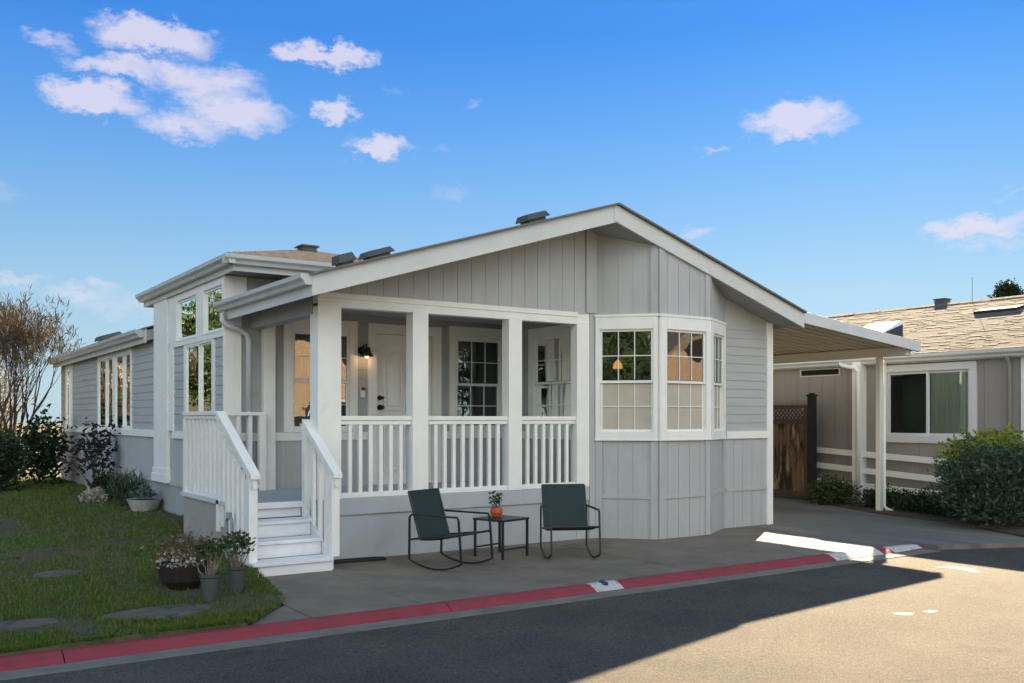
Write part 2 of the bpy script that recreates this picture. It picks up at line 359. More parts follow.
# kerb stretches coloured white as if sunlit, number patch
def onkerb(x0, x1, y0, y1, lift=.004, sk=0, hh=(0, 0)):
    """a thin coat of colour following the kerb profile"""
    m = MB(); ys = [y0] + [y for y in (-2.79, -2.86) if y1 < y < y0] + [y1]
    def z(y):
        t = [(-2.70, .004), (-2.72, .004), (-2.79, .004), (-2.86, -.025), (-2.91, -.054), (-3.2, -.052)]
        for (a, za), (b, zb) in zip(t, t[1:]):
            if b <= y <= a: return za+(zb-za)*(a-y)/(a-b)
    for a, b in zip(ys, ys[1:]):
        sa = sk*(y0-a); sb = sk*(y0-b)
        P = lambda x, y, h: (x, y, z(y)+h)
        m.hexa([P(x0+sb, b, -.01+hh[0]), P(x1+sb, b, -.01+hh[1]), P(x1+sa, a, -.01+hh[1]), P(x0+sa, a, -.01+hh[0]), P(x0+sb, b, lift+hh[0]), P(x1+sb, b, lift+hh[1]), P(x1+sa, a, lift+hh[1]), P(x0+sa, a, lift+hh[0])])
    return m
pad = MB()
pad.prism([(-.95, 0.2), (-.95, -.62), (-1.16, -2.05), (-1.165, -2.716), (-.17, -2.716), (-.17, .2)], -.3, 0)
pad.prism([(-.162, .2), (-.162, -2.716), (1.55, -2.716), (1.55, .2)], -.3, 0)
pad.prism([(1.557, .2), (1.557, -2.716), (3.1, -2.716), (3.1, .2)], -.3, -.001)
pad.prism([(3.108, .2), (3.108, -2.716), (4.86, -2.716), (6.9, -.4), (6.9, .2)], -.3, 0)
pad.prism([(-1.70, -2.716), (-1.18, -2.716), (-1.168, -2.08)], -.3, -.002)
tag(pad.build('pavement', CONC), kind='structure')
dr = MB(); dr.prism([(4.868, -2.716), (7.03, -2.716), (7.12, -3.0), (8.6, -3.64), (9.56, -1.78), (9.93, -.21), (10.9, 1.9), (11.6, 2.6), (11.6, 12), (7.2, 12), (7.2, .2), (6.908, .2), (6.908, -.4)], -.3, -.003)
tag(dr.build('driveway', CONC2), kind='structure')
for (yy) in (-.4, ):
    pass
# bed along the neighbour's wall
bed = MB(); N_ = 26
for i in range(N_):
    pass
bed.prism([(8.6, -3.64), (9.56, -1.78), (9.93, -.21), (10.9, 1.9), (11.6, 2.6), (11.6, 4), (12.2, 4), (12.2, -3.64)], -.3, .03)
tag(bed.build('flower_bed', SOIL), kind='structure')

# lawn: a gently uneven sheet rising toward the house
def lawn_z(x, y):
    t = max(0, min(1, (y+2.7)/5)); s = .03+.135*t*max(0, min(1, (x+5)/4))
    return s+.028*noise.noise((x*1.3, y*1.3, 0))+.012*noise.noise((x*5, y*5, 3))
def lawn_edge(y):
    if y < -2.05: return -1.70+( -1.168+1.70)*(y+2.716)/.66
    if y < -.62: return -1.16+.21*(y+2.05)/1.43
    return -.95 if y < .2 else -.86 if y < 2.2 else -.28
lawn = MB(); ys = [-2.716+.12*k for k in range(175)]; NX = 70
for y in [ys[0]-.001]+ys:
    xe = lawn_edge(y)-.003
    for i in range(NX+1):
        t = i/NX; xx = xe-(1-(1-t)**1)*0-12*t**1.6
        lawn.v.append((xx, y, -.1 if y < ys[0] else lawn_z(xx, y) if 0 < i else -.02))
for j in range(len(ys)):
    for i in range(NX):
        a = j*(NX+1)+i; lawn.f.append((a+1, a, a+NX+1, a+NX+2)); lawn.m.append(0)
LAWNM = mat('lawn_soil', (.075, .068, .030), .95, (.10, .072, .045), 2.2, .8, 40, dirt=(.035, .050, .015), dscale=5, dpos=(.45, .6), dist=.02)
tag(lawn.build('lawn', LAWNM, smooth=True), kind='structure')
gr = MB(); rnd = random.Random(3)
def bald(x, y):
    return noise.noise((x*.9+4, y*.9, 1))*.6+noise.noise((x*2.6, y*2.6, 9))*.4
cnt = 0
while cnt < 125000:
    y = -2.70+18*rnd.random()**2.1; xe = lawn_edge(y); x = xe+.03-(7.5 if y > 0 else 4.5)*rnd.random()**1.1
    if x < -8.5: continue
    if ((x+1.45)/.5)**2+((y+2.1)/.28)**2 < 1 and rnd.random() < .8: continue
    b = bald(x, y)
    if b > .12 and rnd.random() < min(.85, (b-.12)*7): continue
    if (x+2.20)**2/.20+(y+2.06)**2/.06 < 1 or (x+3.25)**2/.13+(y+1.90)**2/.04 < 1 or (x+2.6)**2/.06+(y-.2)**2/.05 < 1: continue
    cnt += 1; z = lawn_z(x, y); far = max(0, y+2)
    h = rnd.uniform(.018, .05)*(1+.6*noise.noise((x*3, y*3, 5))); w = rnd.uniform(.003, .006)*(1+.12*far)
    a = rnd.random()*6.283; lx, ly = rnd.gauss(0, .014), rnd.gauss(0, .014)
    i = len(gr.v); c, s = math.cos(a)*w, math.sin(a)*w
    gr.v += [(x-c, y-s, z-.004), (x+c, y+s, z-.004), (x+lx, y+ly, z+h)]; gr.f.append((i, i+1, i+2)); gr.m.append(0)
tag(gr.build('grass', LF_GRASS), 'short patchy green grass growing over the lawn left of the porch steps', 'grass', kind='stuff')
for k, (x, y, rx, ry, lb) in enumerate(((-2.20, -2.06, .38, .22, 'larger irregular stepping stone nearest the flower pots by the red kerb'), (-3.25, -1.90, .30, .16, 'small stepping stone at the left edge of the lawn near the red kerb'), (-2.6, .2, .20, .18, 'worn stepping stone sunk in the lawn farther from the kerb'))):
    pts = []
    for q in range(14):
        a = q/14*6.283; r = 1+.34*noise.noise((k*5+math.cos(a), math.sin(a), k)); pts.append((x+rx*r*math.cos(a)*1.1, y+ry*r*math.sin(a)))
    z = lawn_z(x, y); tag(MB().prism(pts, z-.08, z+.020).build('stepping_stone', STONE, bevel=.008), lb, 'stepping stone', 'stones set in the lawn')
# paint on kerb and road, painted sunlight on kerb
t = onkerb(1.62, 1.96, -2.73, -2.905, .003, 0)
num = t.build('kerb_number_patch', PAINT_AND_SUN)
tag(num, 'white painted square with a dark house number on the red kerb', 'painted house number')
def text_mesh(s, size, name, m, parent, loc, rot, ext=.0015):
    cu = bpy.data.curves.new(name, 'FONT'); cu.body = s; cu.size = size; cu.extrude = ext; cu.align_x = 'CENTER'; cu.align_y = 'CENTER'
    o = bpy.data.objects.new(name+'_tmp', cu); col.objects.link(o); bpy.context.view_layer.update()
    me = bpy.data.meshes.new_from_object(o.evaluated_get(bpy.context.evaluated_depsgraph_get())); bpy.data.objects.remove(o)
    me.materials.clear(); me.materials.append(m); me.name = name
    q = bpy.data.objects.new(name, me); col.objects.link(q); q.parent = parent; q.location = loc; q.rotation_euler = rot; return q
text_mesh('8', .15, 'number', mat('navy_paint', (.03, .05, .10), .6), num, (1.79, -2.80, .006), (R(13), 0, 0), .008)
for a, b, h0, h1, lb in ((5.22, 6.12, 0, 0, 'longer kerb stretch coloured white for sunlight, next to the red paint'), (6.36, 6.99, -.006, -.019, 'shorter kerb stretch coloured white for sunlight at the driveway end')):
    tag(onkerb(a, b, -2.725, -2.908, .003, 0, (h0, h1)).build('kerb_painted_sun', PAINT_AND_SUN), lb, 'painted sunlight', 'kerb stretches coloured white for sunlight')  # white colour stands in for sun on the kerb; red kept in post shadow
ROADP = mat('worn_road_paint', (.27, .26, .24), .8, (.19, .18, .165), 25, .5, 60, dirt=(.14, .13, .11), dscale=18, dpos=(.5, .6))
def blot(pts, lb, z=-.060):
    tag(MB().prism(pts, z-.01, z+.003).build('road_paint', ROADP), lb, 'road marking', 'white paint marks on the road')
blot([(5.72, -3.78), (5.95, -3.86), (6.0, -4.05), (5.86, -4.28), (5.74, -4.30), (5.83, -4.02), (5.80, -3.88)], 'long curved white paint streak on the sunlit road by the driveway')
blot([(3.10, -5.05), (3.22, -5.08), (3.26, -5.16), (3.16, -5.2), (3.07, -5.12)], 'left of two small white paint dabs on the sunlit road')
blot([(3.36, -5.16), (3.50, -5.15), (3.52, -5.22), (3.40, -5.24)], 'right of two small white paint dabs on the sunlit road')

# ------------------------------------------------------------------ the grey house
H = empty('mobile_home', (0, 0, 0))
tag(H, 'single storey light grey home with white trim, corner porch and low gable roof', 'house')
FRONT = ((0, 0), (1, 0), (0, -1)); BACKW = ((0, 2.25), (1, 0), (0, -1)); LEFT = ((-.33, 0), (0, 1), (-1, 0)); INNER = ((3.96, 0), (0, 1), (-1, 0))
SL = .315; RX, RZ = 3.79, 4.36
def roof_z(x): return RZ-(SL if x > RX else .302)*abs(x-RX)
SOFZ = .22
q2 = math.sqrt(.58**2+.6**2)
BAY1 = ((3.97, 0), (.58/q2, -.6/q2), (-.6/q2, -.58/q2)); BAY2 = ((4.55, -.6), (1, 0), (0, -1)); q3 = math.hypot(.70, .40); BAY3 = ((5.50, -.6), (.70/q3, .40/q3), (.40/q3, -.70/q3))
def boards(mb, W, u0, u1, z0, top, holes=(), pitch=.2, gap=.006, th=.007, phase=0):
    """vertical grooved siding, top may be a function of u; holes (u0,u1,z0,z1)"""
    tf = top if callable(top) else (lambda u: top)
    cuts = [u0]; u = u0+phase
    while u < u1-1e-4:
        if u > u0: cuts.append(u)
        u += pitch
    cuts.append(u1)
    def strip(a, b, w0, w1):
        ed = sorted({a, b} | {e for h in holes for e in h[:2] if a < e < b})
        for c, d in zip(ed, ed[1:]):
            if d-c < 1e-4: continue
            mid = (c+d)/2; zz = z0
            hs = sorted([h for h in holes if h[0] < mid < h[1]], key=lambda h: h[2])
            for h in hs:
                if h[2] > zz: mb.ob(W, c, d, w0, w1, zz, h[2])
                zz = max(zz, h[3])
            if zz < max(tf(c), tf(d)): mb.ob(W, c, d, w0, w1, zz, tf(c), tf(d))
    for a, b in zip(cuts, cuts[1:]): strip(a+gap/2, b-gap/2, 0, th)
    strip(u0, u1, -.10, 0.001)
def laps(mb, W, u0, u1, z0, z1, holes=(), pitch=.125, th=.011):
    z = z0
    while z < z1-1e-4:
        zt = min(z+pitch, z1)
        ed = sorted({z, zt} | {e for h in holes for e in h[2:] if z < e < zt})
        for za, zb in zip(ed, ed[1:]):
            mid = (za+zb)/2; hs = sorted([h for h in holes if h[2] < mid < h[3]]); uu = u0; sp = []
            for h in hs:
                if h[0] > uu: sp.append((uu, h[0]))
                uu = max(uu, h[1])
            if uu < u1: sp.append((uu, u1))
            wa = th-(th-.002)*(za-z)/pitch; wb = th-(th-.002)*(zb-z)/pitch
            for a, b in sp:
                P = lambda u, w, zz: (W[0][0]+W[1][0]*u+W[2][0]*w, W[0][1]+W[1][1]*u+W[2][1]*w, zz)
                mb.hexa([P(a, wa, za), P(b, wa, za), P(b, -.1, za), P(a, -.1, za), P(a, wb, zb), P(b, wb, zb), P(b, -.1, zb), P(a, -.1, zb)])
        z = zt
def window(W, u0, u1, z0, z1, parent, trim=.10, sashes='hung', grid=(3, 2), screen=True, name='window', tm=None, gmat=None, sill=True, trims=(1, 1, 1, 1), blind=False, mid=None, proud=.045, sash=.045):
    """u0..z1 is the visible opening; trim round it"""
    tm = tm or WHITE; gmat = gmat or GLASS
    f = MB(); l, r, b, t = [trim*k for k in trims]
    f.ob(W, u0-l, u0, -.08, proud, z0-b, z1+t); f.ob(W, u1, u1+r, -.08, proud, z0-b, z1+t)
    f.ob(W, u0, u1, -.08, proud, z1, z1+t if t else z1+.02); f.ob(W, u0, u1, -.08, proud+.002, z0-(b or .02), z0)
    fo = f.build(name, tm, parent, bevel=.004)
    s = MB(); mz = mid or (z0+z1)/2
    if sashes == 'hung':
        for (a, b2, w) in ((z0, mz+.02, -.03), (mz-.02, z1, .0)):
            s.ob(W, u0, u0+sash, w-.02, w+.015, a, b2); s.ob(W, u1-sash, u1, w-.02, w+.015, a, b2)
            s.ob(W, u0+sash, u1-sash, w-.02, w+.015, a, a+sash); s.ob(W, u0+sash, u1-sash, w-.02, w+.017, b2-sash, b2)
        s.build('sash', tm, fo, bevel=.003)
        pa = MB(); pa.ob(W, u0+sash, u1-sash, -.004, .0, mz+.022, z1-sash); pa.build('pane', gmat, fo)
        pb = MB(); pb.ob(W, u0+sash, u1-sash, -.034, -.030, z0+sash, mz-.024); pb.build('pane', gmat, fo)
        if grid:
            g_ = MB()
            for (a, b2, w) in ((z0+sash, mz-.024, -.012 if screen else -.022), (mz+.022, z1-sash, .007)):
                for k in range(1, grid[0]):
                    uu = u0+sash+(u1-u0-2*sash)*k/grid[0]; g_.ob(W, uu-.0055, uu+.0055, w-.006, w+.006, a, b2)
                for k in range(1, grid[1]):
                    zz = a+(b2-a)*k/grid[1]; g_.ob(W, u0+sash, u1-sash, w-.005, w+.005, zz-.0055, zz+.0055)
            g_.build('muntin', tm, fo)
        if screen: s2 = MB(); s2.ob(W, u0+sash, u1-sash, -.026, -.020, z0+sash, mz-.024); s2.build('insect_screen', SCREEN, fo)
    elif sashes == 'slide':
        um = (u0+u1)/2
        for (a, b2, w) in ((u0, um+.02, -.018), (um-.02, u1, .0)):
            s.ob(W, a, a+sash, w-.02, w+.015, z0, z1); s.ob(W, b2-sash, b2, w-.02, w+.015, z0, z1)
            s.ob(W, a+sash, b2-sash, w-.02, w+.013, z0, z0+sash); s.ob(W, a+sash, b2-sash, w-.02, w+.013, z1-sash, z1)
        s.build('sash', tm, fo, bevel=.003)
        MB().ob(W, u0+sash, um-.022, -.022, -.018, z0+sash, z1-sash).build('pane', gmat, fo)
        MB().ob(W, um+.022, u1-sash, -.004, .0, z0+sash, z1-sash).build('pane', gmat, fo)
    else:
        s.ob(W, u0, u0+sash, -.02, .015, z0, z1); s.ob(W, u1-sash, u1, -.02, .015, z0, z1)
        s.ob(W, u0+sash, u1-sash, -.02, .013, z0, z0+sash); s.ob(W, u0+sash, u1-sash, -.02, .013, z1-sash, z1)
        s.build('sash', tm, fo, bevel=.003)
        MB().ob(W, u0+sash, u1-sash, -.006, -.002, z0+sash, z1-sash).build('pane', gmat, fo)
    return fo

BZ0, BZ1 = 1.31, 1.42       # white belt board round the house
# walls --- front gable above porch
w = MB(); boards(w, FRONT, .15, 3.79, 3.00, lambda u: roof_z(u)-SOFZ+.01, pitch=.2, phase=.05)
w.build('wall', GREY, H)
w = MB(); w.ob(FRONT, 3.79, 3.97, -.1, .03, 3.02, roof_z(3.79)-SOFZ+.01, roof_z(3.97)-SOFZ+.01); w.ob(FRONT, 3.862, 3.97, -.1, .012, 0, 3.019)
w.build('batten', GREY, H)
# bay walls: lower, upper
BW1, BW2 = q2, .95
for W, L_, ph in ((BAY1, BW1, .1), (BAY2, BW2, .165), (BAY3, q3, .1)):
    w = MB(); topf = lambda u, W=W: roof_z(W[0][0]+W[1][0]*u)-SOFZ+.01
    boards(w, W, 0, L_, 0, BZ0, pitch=.2, phase=ph)
    w.build('wall', GREY, H); w = MB()
    boards(w, W, 0, L_, 3.0, topf, pitch=.2, phase=ph)
    w.build('wall', GREY, H)
RW = ((0, -.2), (1, 0), (0, -1))
w = MB()
for W, u in ((BAY1, 0), (BAY1, q2-.10), (BAY2, 0), (BAY2, .86), (BAY3, 0), (BAY3, q3-.09)):
    tz = lambda uu, W=W: roof_z(W[0][0]+W[1][0]*uu)-SOFZ+.005
    w.ob(W, u, u+.09, .0, .026, 0.002, BZ0-.002)
    if not (W is BAY1 and u == 0): w.ob(W, u, u+.09, .0, .026, 3.002, tz(u), tz(u+.09))
for W, L_ in ((BAY1, q2), (BAY2, .95), (BAY3, q3)): w.ob(W, .09, L_-.10, .0, .022, .535, .585)
w.ob(RW, 6.24, 7.12, 0, .022, .535, .585)
w.build('batten', GREY, H)
# bay windows with continuous white surround
def bayline(W, px):   # where a photographed upright meets this wall, worked out once
    a = (px-512)/944; rx, ry = a*.828+.561, -a*.561+.828
    ox, oy = W[0][0]+4.10, W[0][1]+9.90; dx, dy = W[1]
    return (oy*rx-ox*ry)/(dx*ry-dy*rx)
window(BAY1, .06, .77, 1.43, 2.80, H, trims=(.6, .6, 1.1, 1.8), mid=2.10, sash=.03)
window(BAY2, .12, .86, 1.43, 2.80, H, trims=(1.2, .9, 1.1, 1.8), mid=2.10, sash=.03)
window(BAY3, .10, .73, 1.43, 2.80, H, trims=(1.0, .75, 1.1, 1.8), mid=2.10, sash=.03)
w = MB()
for W, L_ in ((BAY1, q2), (BAY2, .95), (BAY3, q3)):
    w.ob(W, -.01, L_+.01, 0, .052, BZ0, 1.335); w.ob(W, -.01, L_+.01, 0, .055, 2.965, 3.0)
w.build('trim_band', WHITE, H, bevel=.003)
# right front wall
w = MB(); laps(w, RW, 6.21, 7.12, BZ1, 2.97); w.build('wall', GREYL, H)
w = MB(); boards(w, RW, 6.21, 7.14, 0, BZ0, pitch=.2); w.build('wall', GREY, H)
w = MB(); boards(w, RW, 6.21, 7.24, 2.97, lambda u: roof_z(u)-SOFZ+.01, pitch=.6, gap=.002); w.build('wall', GREY, H)
w = MB(); w.ob(RW, 7.12, 7.25, -.1, .035, 0, 3.06); w.ob(RW, 6.24, 7.119, 0, .038, BZ0, BZ1); w.ob(((7.25, 0), (0, 1), (1, 0)), -.20, .10, -.002, .035, 0, 3.0)
w.build('corner_board', WHITE, H, bevel=.003)
# far side and rear walls (unseen sides of the same house)
w = MB(); boards(w, ((7.25, 0), (0, 1), (1, 0)), .10, 15.0, 0, 3.02, pitch=.2); w.build('wall', GREY, H); w = MB(); boards(w, ((7.25, 15), (-1, 0), (0, 1)), 0, 7.58, 0, lambda u: roof_z(7.25-u)-SOFZ+.01, pitch=.2)
w.build('wall', GREY, H)

# porch interior walls
HOLES = [(.52, 1.42, 1.42, 2.86), (1.78, 2.76, .67, 2.83), (3.08, 3.93, 1.42, 2.86)]
w = MB(); laps(w, BACKW, -.12, 3.95, BZ1, 3.04, HOLES, pitch=.125, th=.011); w.build('wall', GREYL, H); w = MB(); laps(w, INNER, .05, 2.23, BZ1, 3.04, [(.45, 1.42, 1.42, 2.86)], pitch=.125, th=.011)
w.build('wall', GREYL, H)
w = MB(); boards(w, BACKW, -.12, 3.95, .3, BZ0, [(1.78, 2.76, .3, 1.31)], pitch=.2, gap=.002); w.build('wall', GREY, H); w = MB(); boards(w, INNER, .05, 2.23, .3, BZ0, pitch=.2, gap=.002); w.build('wall', GREY, H)
w = MB(); w.ob(BACKW, .14, .30, 0, .10, .67, 3.04); w.ob(BACKW, .301, 1.66, 0, .03, BZ0, BZ1); w.ob(BACKW, -.13, .139, 0, .03, BZ0, BZ1); w.ob(BACKW, 2.88, 3.93, 0, .03, BZ0, BZ1); w.ob(INNER, .06, 2.2, 0, .03, BZ0, BZ1)
w.build('trim_band', WHITE, H, bevel=.003)
window(BACKW, .57, 1.39, 1.47, 2.78, H, trim=.13, mid=2.12, trims=(1, .9, .4, 1.4), grid=(3, 2), screen=False, sash=.032)
window(BACKW, 3.12, 3.90, 1.47, 2.80, H, trim=.13, mid=2.12, trims=(1, .3, .4, 1.4), grid=(3, 2), screen=False, sash=.032)
window(INNER, .48, 1.38, 1.47, 2.78, H, trim=.13, mid=2.12, trims=(1, 1, .4, 1.1), grid=(3, 2), screen=False, sash=.032)
for (a, b, y0, z0, z1) in ((3.28, 3.74, 2.42, 1.5, 2.45), (.62, .98, 2.42, 1.5, 2.6)):
    cu = MB(); n = 34
    for k in range(n):
        xa, xb = a+(b-a)*k/n, a+(b-a)*(k+1)/n; ya, yb = y0+.022*math.sin(k*1.3), y0+.022*math.sin((k+1)*1.3)
        ta, tb = z1-.5*abs(2*k/n-1)**1.5*.5, z1-.5*abs(2*(k+1)/n-1)**1.5*.5
        cu.quad((xa, ya, z0), (xb, yb, z0), (xb, yb, tb), (xa, ya, ta))
    cu.build('curtain', mat('cream_curtain', (.70, .60, .47), .9), H)
cu = MB()
for k in range(30):
    xa, xb = 4.88+.55*k/30, 4.88+.55*(k+1)/30; cu.quad((xa, -.40+.02*math.sin(k*1.4), 1.45), (xb, -.40+.02*math.sin((k+1)*1.4), 1.45), (xb, -.40+.02*math.sin((k+1)*1.4), 2.75-.3*abs((k+1)/15-1)**2), (xa, -.40+.02*math.sin(k*1.4), 2.75-.3*abs(k/15-1)**2))
cu.build('curtain', mat('cream_curtain', (.70, .60, .47), .9), H)
# door
dm = MB(); dm.ob(BACKW, 1.67, 1.80, -.05, .045, .67, 2.95); dm.ob(BACKW, 2.72, 2.85, -.05, .045, .67, 2.95); dm.ob(BACKW, 1.80, 2.72, -.05, .045, 2.81, 2.95); dm.ob(BACKW, 1.80, 2.72, -.05, .03, .665, .70)
dm.build('door_frame', WHITE, H, bevel=.004)
d = MB(); d.ob(BACKW, 1.805, 2.715, -.09, -.03, .70, 2.805)
door = d.build('door', WHITE, H)
pn = MB()
def arched(mb, u0, u1, z0, z1a, z1b, w0=-.0305, w1=-.012):   # moulded panel outline, raised
    P = lambda u, w, z: (W_[0][0]+u, W_[0][1]-w, z)
    W_ = BACKW
    mb.ob(BACKW, u0, u1, w0, w1, z0, z1a, z1b)
for (a, b, z0, za, zb) in ((1.93, 2.235, 1.72, 2.47, 2.58), (2.285, 2.59, 1.72, 2.58, 2.47), (1.93, 2.235, .86, 1.50, 1.50), (2.285, 2.59, .86, 1.50, 1.50)):
    # raised frame bead
    pn.ob(BACKW, a, a+.025, -.031, -.004, z0, za, za+(zb-za)*.08); pn.ob(BACKW, b-.025, b, -.031, -.004, z0, zb+(za-zb)*.08, zb)
    pn.ob(BACKW, a+.025, b-.025, -.031, -.004, z0, z0+.025)
    n = 6
    for k in range(n):
        t0, t1 = k/n, (k+1)/n
        f0 = lambda t: za+(zb-za)*(math.sin(t*math.pi/2) if zb > za else 1-math.cos(t*math.pi/2)**1 if False else (t if zb == za else 1-math.sin((1-t)*math.pi/2)))
        if zb == za: g0 = lambda t: za
        elif zb > za: g0 = lambda t: za+(zb-za)*math.sin(t*math.pi/2)
        else: g0 = lambda t: zb+(za-zb)*math.sin((1-t)*math.pi/2)
        ua, ub = a+.025+(b-a-.05)*t0, a+.025+(b-a-.05)*t1
        A, B = g0(t0), g0(t1)
        P = lambda u, w, z: (u, 2.25-w, z)
        pn.hexa([P(ua, -.004, A-.025), P(ub, -.004, B-.025), P(ub, -.03, B-.025), P(ua, -.03, A-.025), P(ua, -.004, A), P(ub, -.004, B), P(ub, -.03, B), P(ua, -.03, A)])
    pn.ob(BACKW, a+.06, b-.06, -.03, -.010, z0+.06, min(za, zb)-.05)
pn.build('door_panel', WHITE, door, bevel=.004)
kn = MB()
for z, r in ((1.90, .036), (1.765, .040)):
    kn.tube([(1.875, 2.25+.03, z), (1.875, 2.25+.01, z), (1.875, 2.25-.005, z)], [r, r, r*.9], 14)
    kn.tube([(1.875, 2.24, z), (1.875, 2.19, z)], [.016, .016], 10); kn.tube([(1.875, 2.195, z), (1.875, 2.175, z), (1.875, 2.16, z)], [.022, .03 if z < 1.8 else .02, .018], 12)
kn.build('door_knob', BRONZE, door)
# doorbell plate and porch light
MB().ob(BACKW, 1.555, 1.62, .0, .04, 1.90, 2.05).build('doorbell', mat('bell_white', (.75, .75, .73), .4), H, bevel=.004)
MB().ob(BACKW, 1.56, 1.615, .041, .046, 2.0, 2.045).build('bell_button', BLACK, H)
lamp = MB(); lx, ly, lz = 1.60, 2.12, 2.58
lamp.tube([(lx-.03, 2.235, 2.56), (lx-.03, 2.21, 2.56)], .055, 16); lamp.tube([(lx-.03, 2.22, 2.56), (lx-.02, 2.17, 2.63), (lx, ly, 2.64), (lx, ly, 2.60)], .012, 8)
lo = lamp.build('wall_lamp', BLACK, H)
MB().lathe([(.03, .07), (.05, .06), (.06, .0), (.10, -.06), (.095, -.06), (.055, .0)], (lx, ly, 2.53), 20).build('lamp_shade', BLACK, lo, smooth=True)
MB().lathe([(.005, .02), (.028, .01), (.032, -.02), (.02, -.045), (.004, -.05)], (lx, ly, 2.495), 14).build('bulb', emis('bulb', (1, .55, .22), .35), lo, smooth=True)
pl = bpy.data.lights.new('porch_light', 'POINT'); pl.energy = .14; pl.color = (1, .6, .3); pl.shadow_soft_size = .03
po = bpy.data.objects.new('porch_light', pl); col.objects.link(po); po.location = (lx, ly-.02, 2.43); po.parent = lo
# porch ceiling
MB().box(-.28, 3.95, .14, 2.24, 3.045, 3.075).build('porch_ceiling', SOFFIT, H)
# deck, rim, skirt
MB().box(-.89, 3.85, .31, 2.24, .60, .67).build('porch_floor', mat('deck_paint', (.42, .46, .50), .6, (.34, .38, .42), 6, .2, 40, dirt=(.25, .24, .23), dscale=4, dpos=(.64, .75)), H)
w = MB(); w.box(-.0, 3.86, .02, .309, .60, .67); w.box(.0, 3.86, .0, .02, .51, .70); w.build('porch_rim', SKIRT, H, bevel=.004)
w = MB(); boards(w, ((0, .03), (1, 0), (0, -1)), .0, 3.86, 0, .508, pitch=1.22, gap=.006); boards(w, ((0, .03), (0, 1), (-1, 0)), 0, .28, 0, .6, pitch=.6); w.build('skirt', SKIRT, H)
w = MB(); boards(w, ((-.90, .35), (0, 1), (-1, 0)), 0.0, 1.72, .0, .66, pitch=.3, gap=.006); w.build('skirt', mat('tan_grey_skirt', (.36, .34, .31), .7, (.31, .30, .275), 3, .2, 60), H)
MB().box(-.935, -.893, .36, 2.09, .655, .70).build('skirt_cap', TRIM, H)
# columns and header
for (a, b, dp) in ((0, .28, .23), (1.19, 1.40, .17), (2.56, 2.76, .16), (3.65, 3.86, .14)):
    c = MB(); c.box(a, b, -.006, dp, .695, 2.90); c.build('porch_column', WHITE, H, bevel=.005)
c = MB(); c.box(.0, .28, -.004, .2, .0, .694); 
hd = MB(); hd.box(.0, 3.862, .0, .14, 2.86, 3.02); hd.box(.0, 3.66, -.012, -.001, 2.955, 3.018); hd.build('porch_header', WHITE, H, bevel=.004)
hd = MB(); hd.box(-.02, .14, .141, 2.24, 2.78, 3.05); hd.build('porch_side_beam', SOFFIT, H)
# porch railings
def railing(r):
    ro = empty('railing'); ro.parent = H; r.build('rail', WHITE, ro, bevel=.004); return ro
def rail_panel(x0, x1, n):
    r = MB(); r.box(x0, x1, .02, .11, 1.585, 1.635); r.box(x0, x1, .035, .095, 1.535, 1.584); r.box(x0, x1, .03, .10, .70, .76)
    ro = railing(r)
    p = (x1-x0)/(n+1); 
    for k in range(n):
        x = x0+p*(k+1); b = MB(); b.box(x-.022, x+.022, .043, .087, .761, 1.534); b.build('baluster', WHITE, ro, bevel=.003)
rail_panel(.281, 1.189, 6); rail_panel(1.401, 2.559, 8); rail_panel(2.761, 3.649, 6)

# stairs
treads = [(-.60, .14), (-.30, .317), (.0, .494)]
so = empty('stairs', (0, 0, 0)); so.parent = H
st = MB(); ri = MB()
for k, (y, z) in enumerate(treads):
    st.box(-.86-(0 if k else .08), -.07, y, (-.30, 0.0, .30)[k], z-.035, z)
    ri.box(-.84-(0 if k else .04), -.075, y+.025, y+.05, (z-.177 if k else 0), z-.036)
ri.box(-.86, -.07, .325, .35, .50, .60)
st.box(-.88, -.07, .28, .318, .605, .672)
st.build('tread', WORN, so, bevel=.004); ri.build('riser', WORN, so, bevel=.003)
s2 = MB()
for xx in (-.875, -.068):
    s2 = MB(); s2.extr([(0, -.52, 0), (0, .31, 0), (0, .31, .60), (0, .2, .57), (0, -.52, .12)], (xx, 0, 0), (xx+.03, 0, 0)); s2.build('stringer', WORN, so)
def stair_rail(x, ytop, ybot, ztop, zbot, back=None):
    r = MB(); wv = .05
    dy = ytop-ybot; 
    # sloping cap
    r.hexa([(x-wv, ybot-.06, zbot-.035), (x+wv, ybot-.06, zbot-.035), (x+wv, ytop, ztop-.045), (x-wv, ytop, ztop-.045), (x-wv, ybot-.06, zbot+.015), (x+wv, ybot-.06, zbot+.015), (x+wv, ytop, ztop), (x-wv, ytop, ztop)])
    r.hexa([(x-.02, ybot-.04, zbot-.13), (x+.02, ybot-.04, zbot-.13), (x+.02, ytop, ztop-.14), (x-.02, ytop, ztop-.14), (x-.02, ybot-.04, zbot-.036), (x+.02, ybot-.04, zbot-.036), (x+.02, ytop, ztop-.046), (x-.02, ytop, ztop-.046)])
    ro = r.build('stair_rail', WHITE, so, bevel=.004)
    return ro
stair_rail(-.89, .62, -.48, 1.69, 1.02)
stair_rail(-.03, .27, -.56, 1.60, 1.01)
p = MB(); p.box(-.075, .015, -.56, -.47, .14, .98); p.box(-.075, .015, .20, .288, .50, 1.54); p.box(-.935, -.845, -.47, -.38, 0.02, 1.02); p.box(-.935, -.845, .56, .65, .35, 1.65); p.box(-.915, -.83, 1.99, 2.08, .66, 1.60)
p.build('newel_post', WHITE, so, bevel=.004)
b = MB()
for k in range(6):
    y = -.36+.158*k; zt = 1.02+(1.69-1.02)*(y+.48)/1.10-.12; b.box(-.925, -.885, y, y+.085, .14+max(0, (y+.36))*.35, zt)
b.build('stair_slat', WHITE, so, bevel=.003)
b = MB()
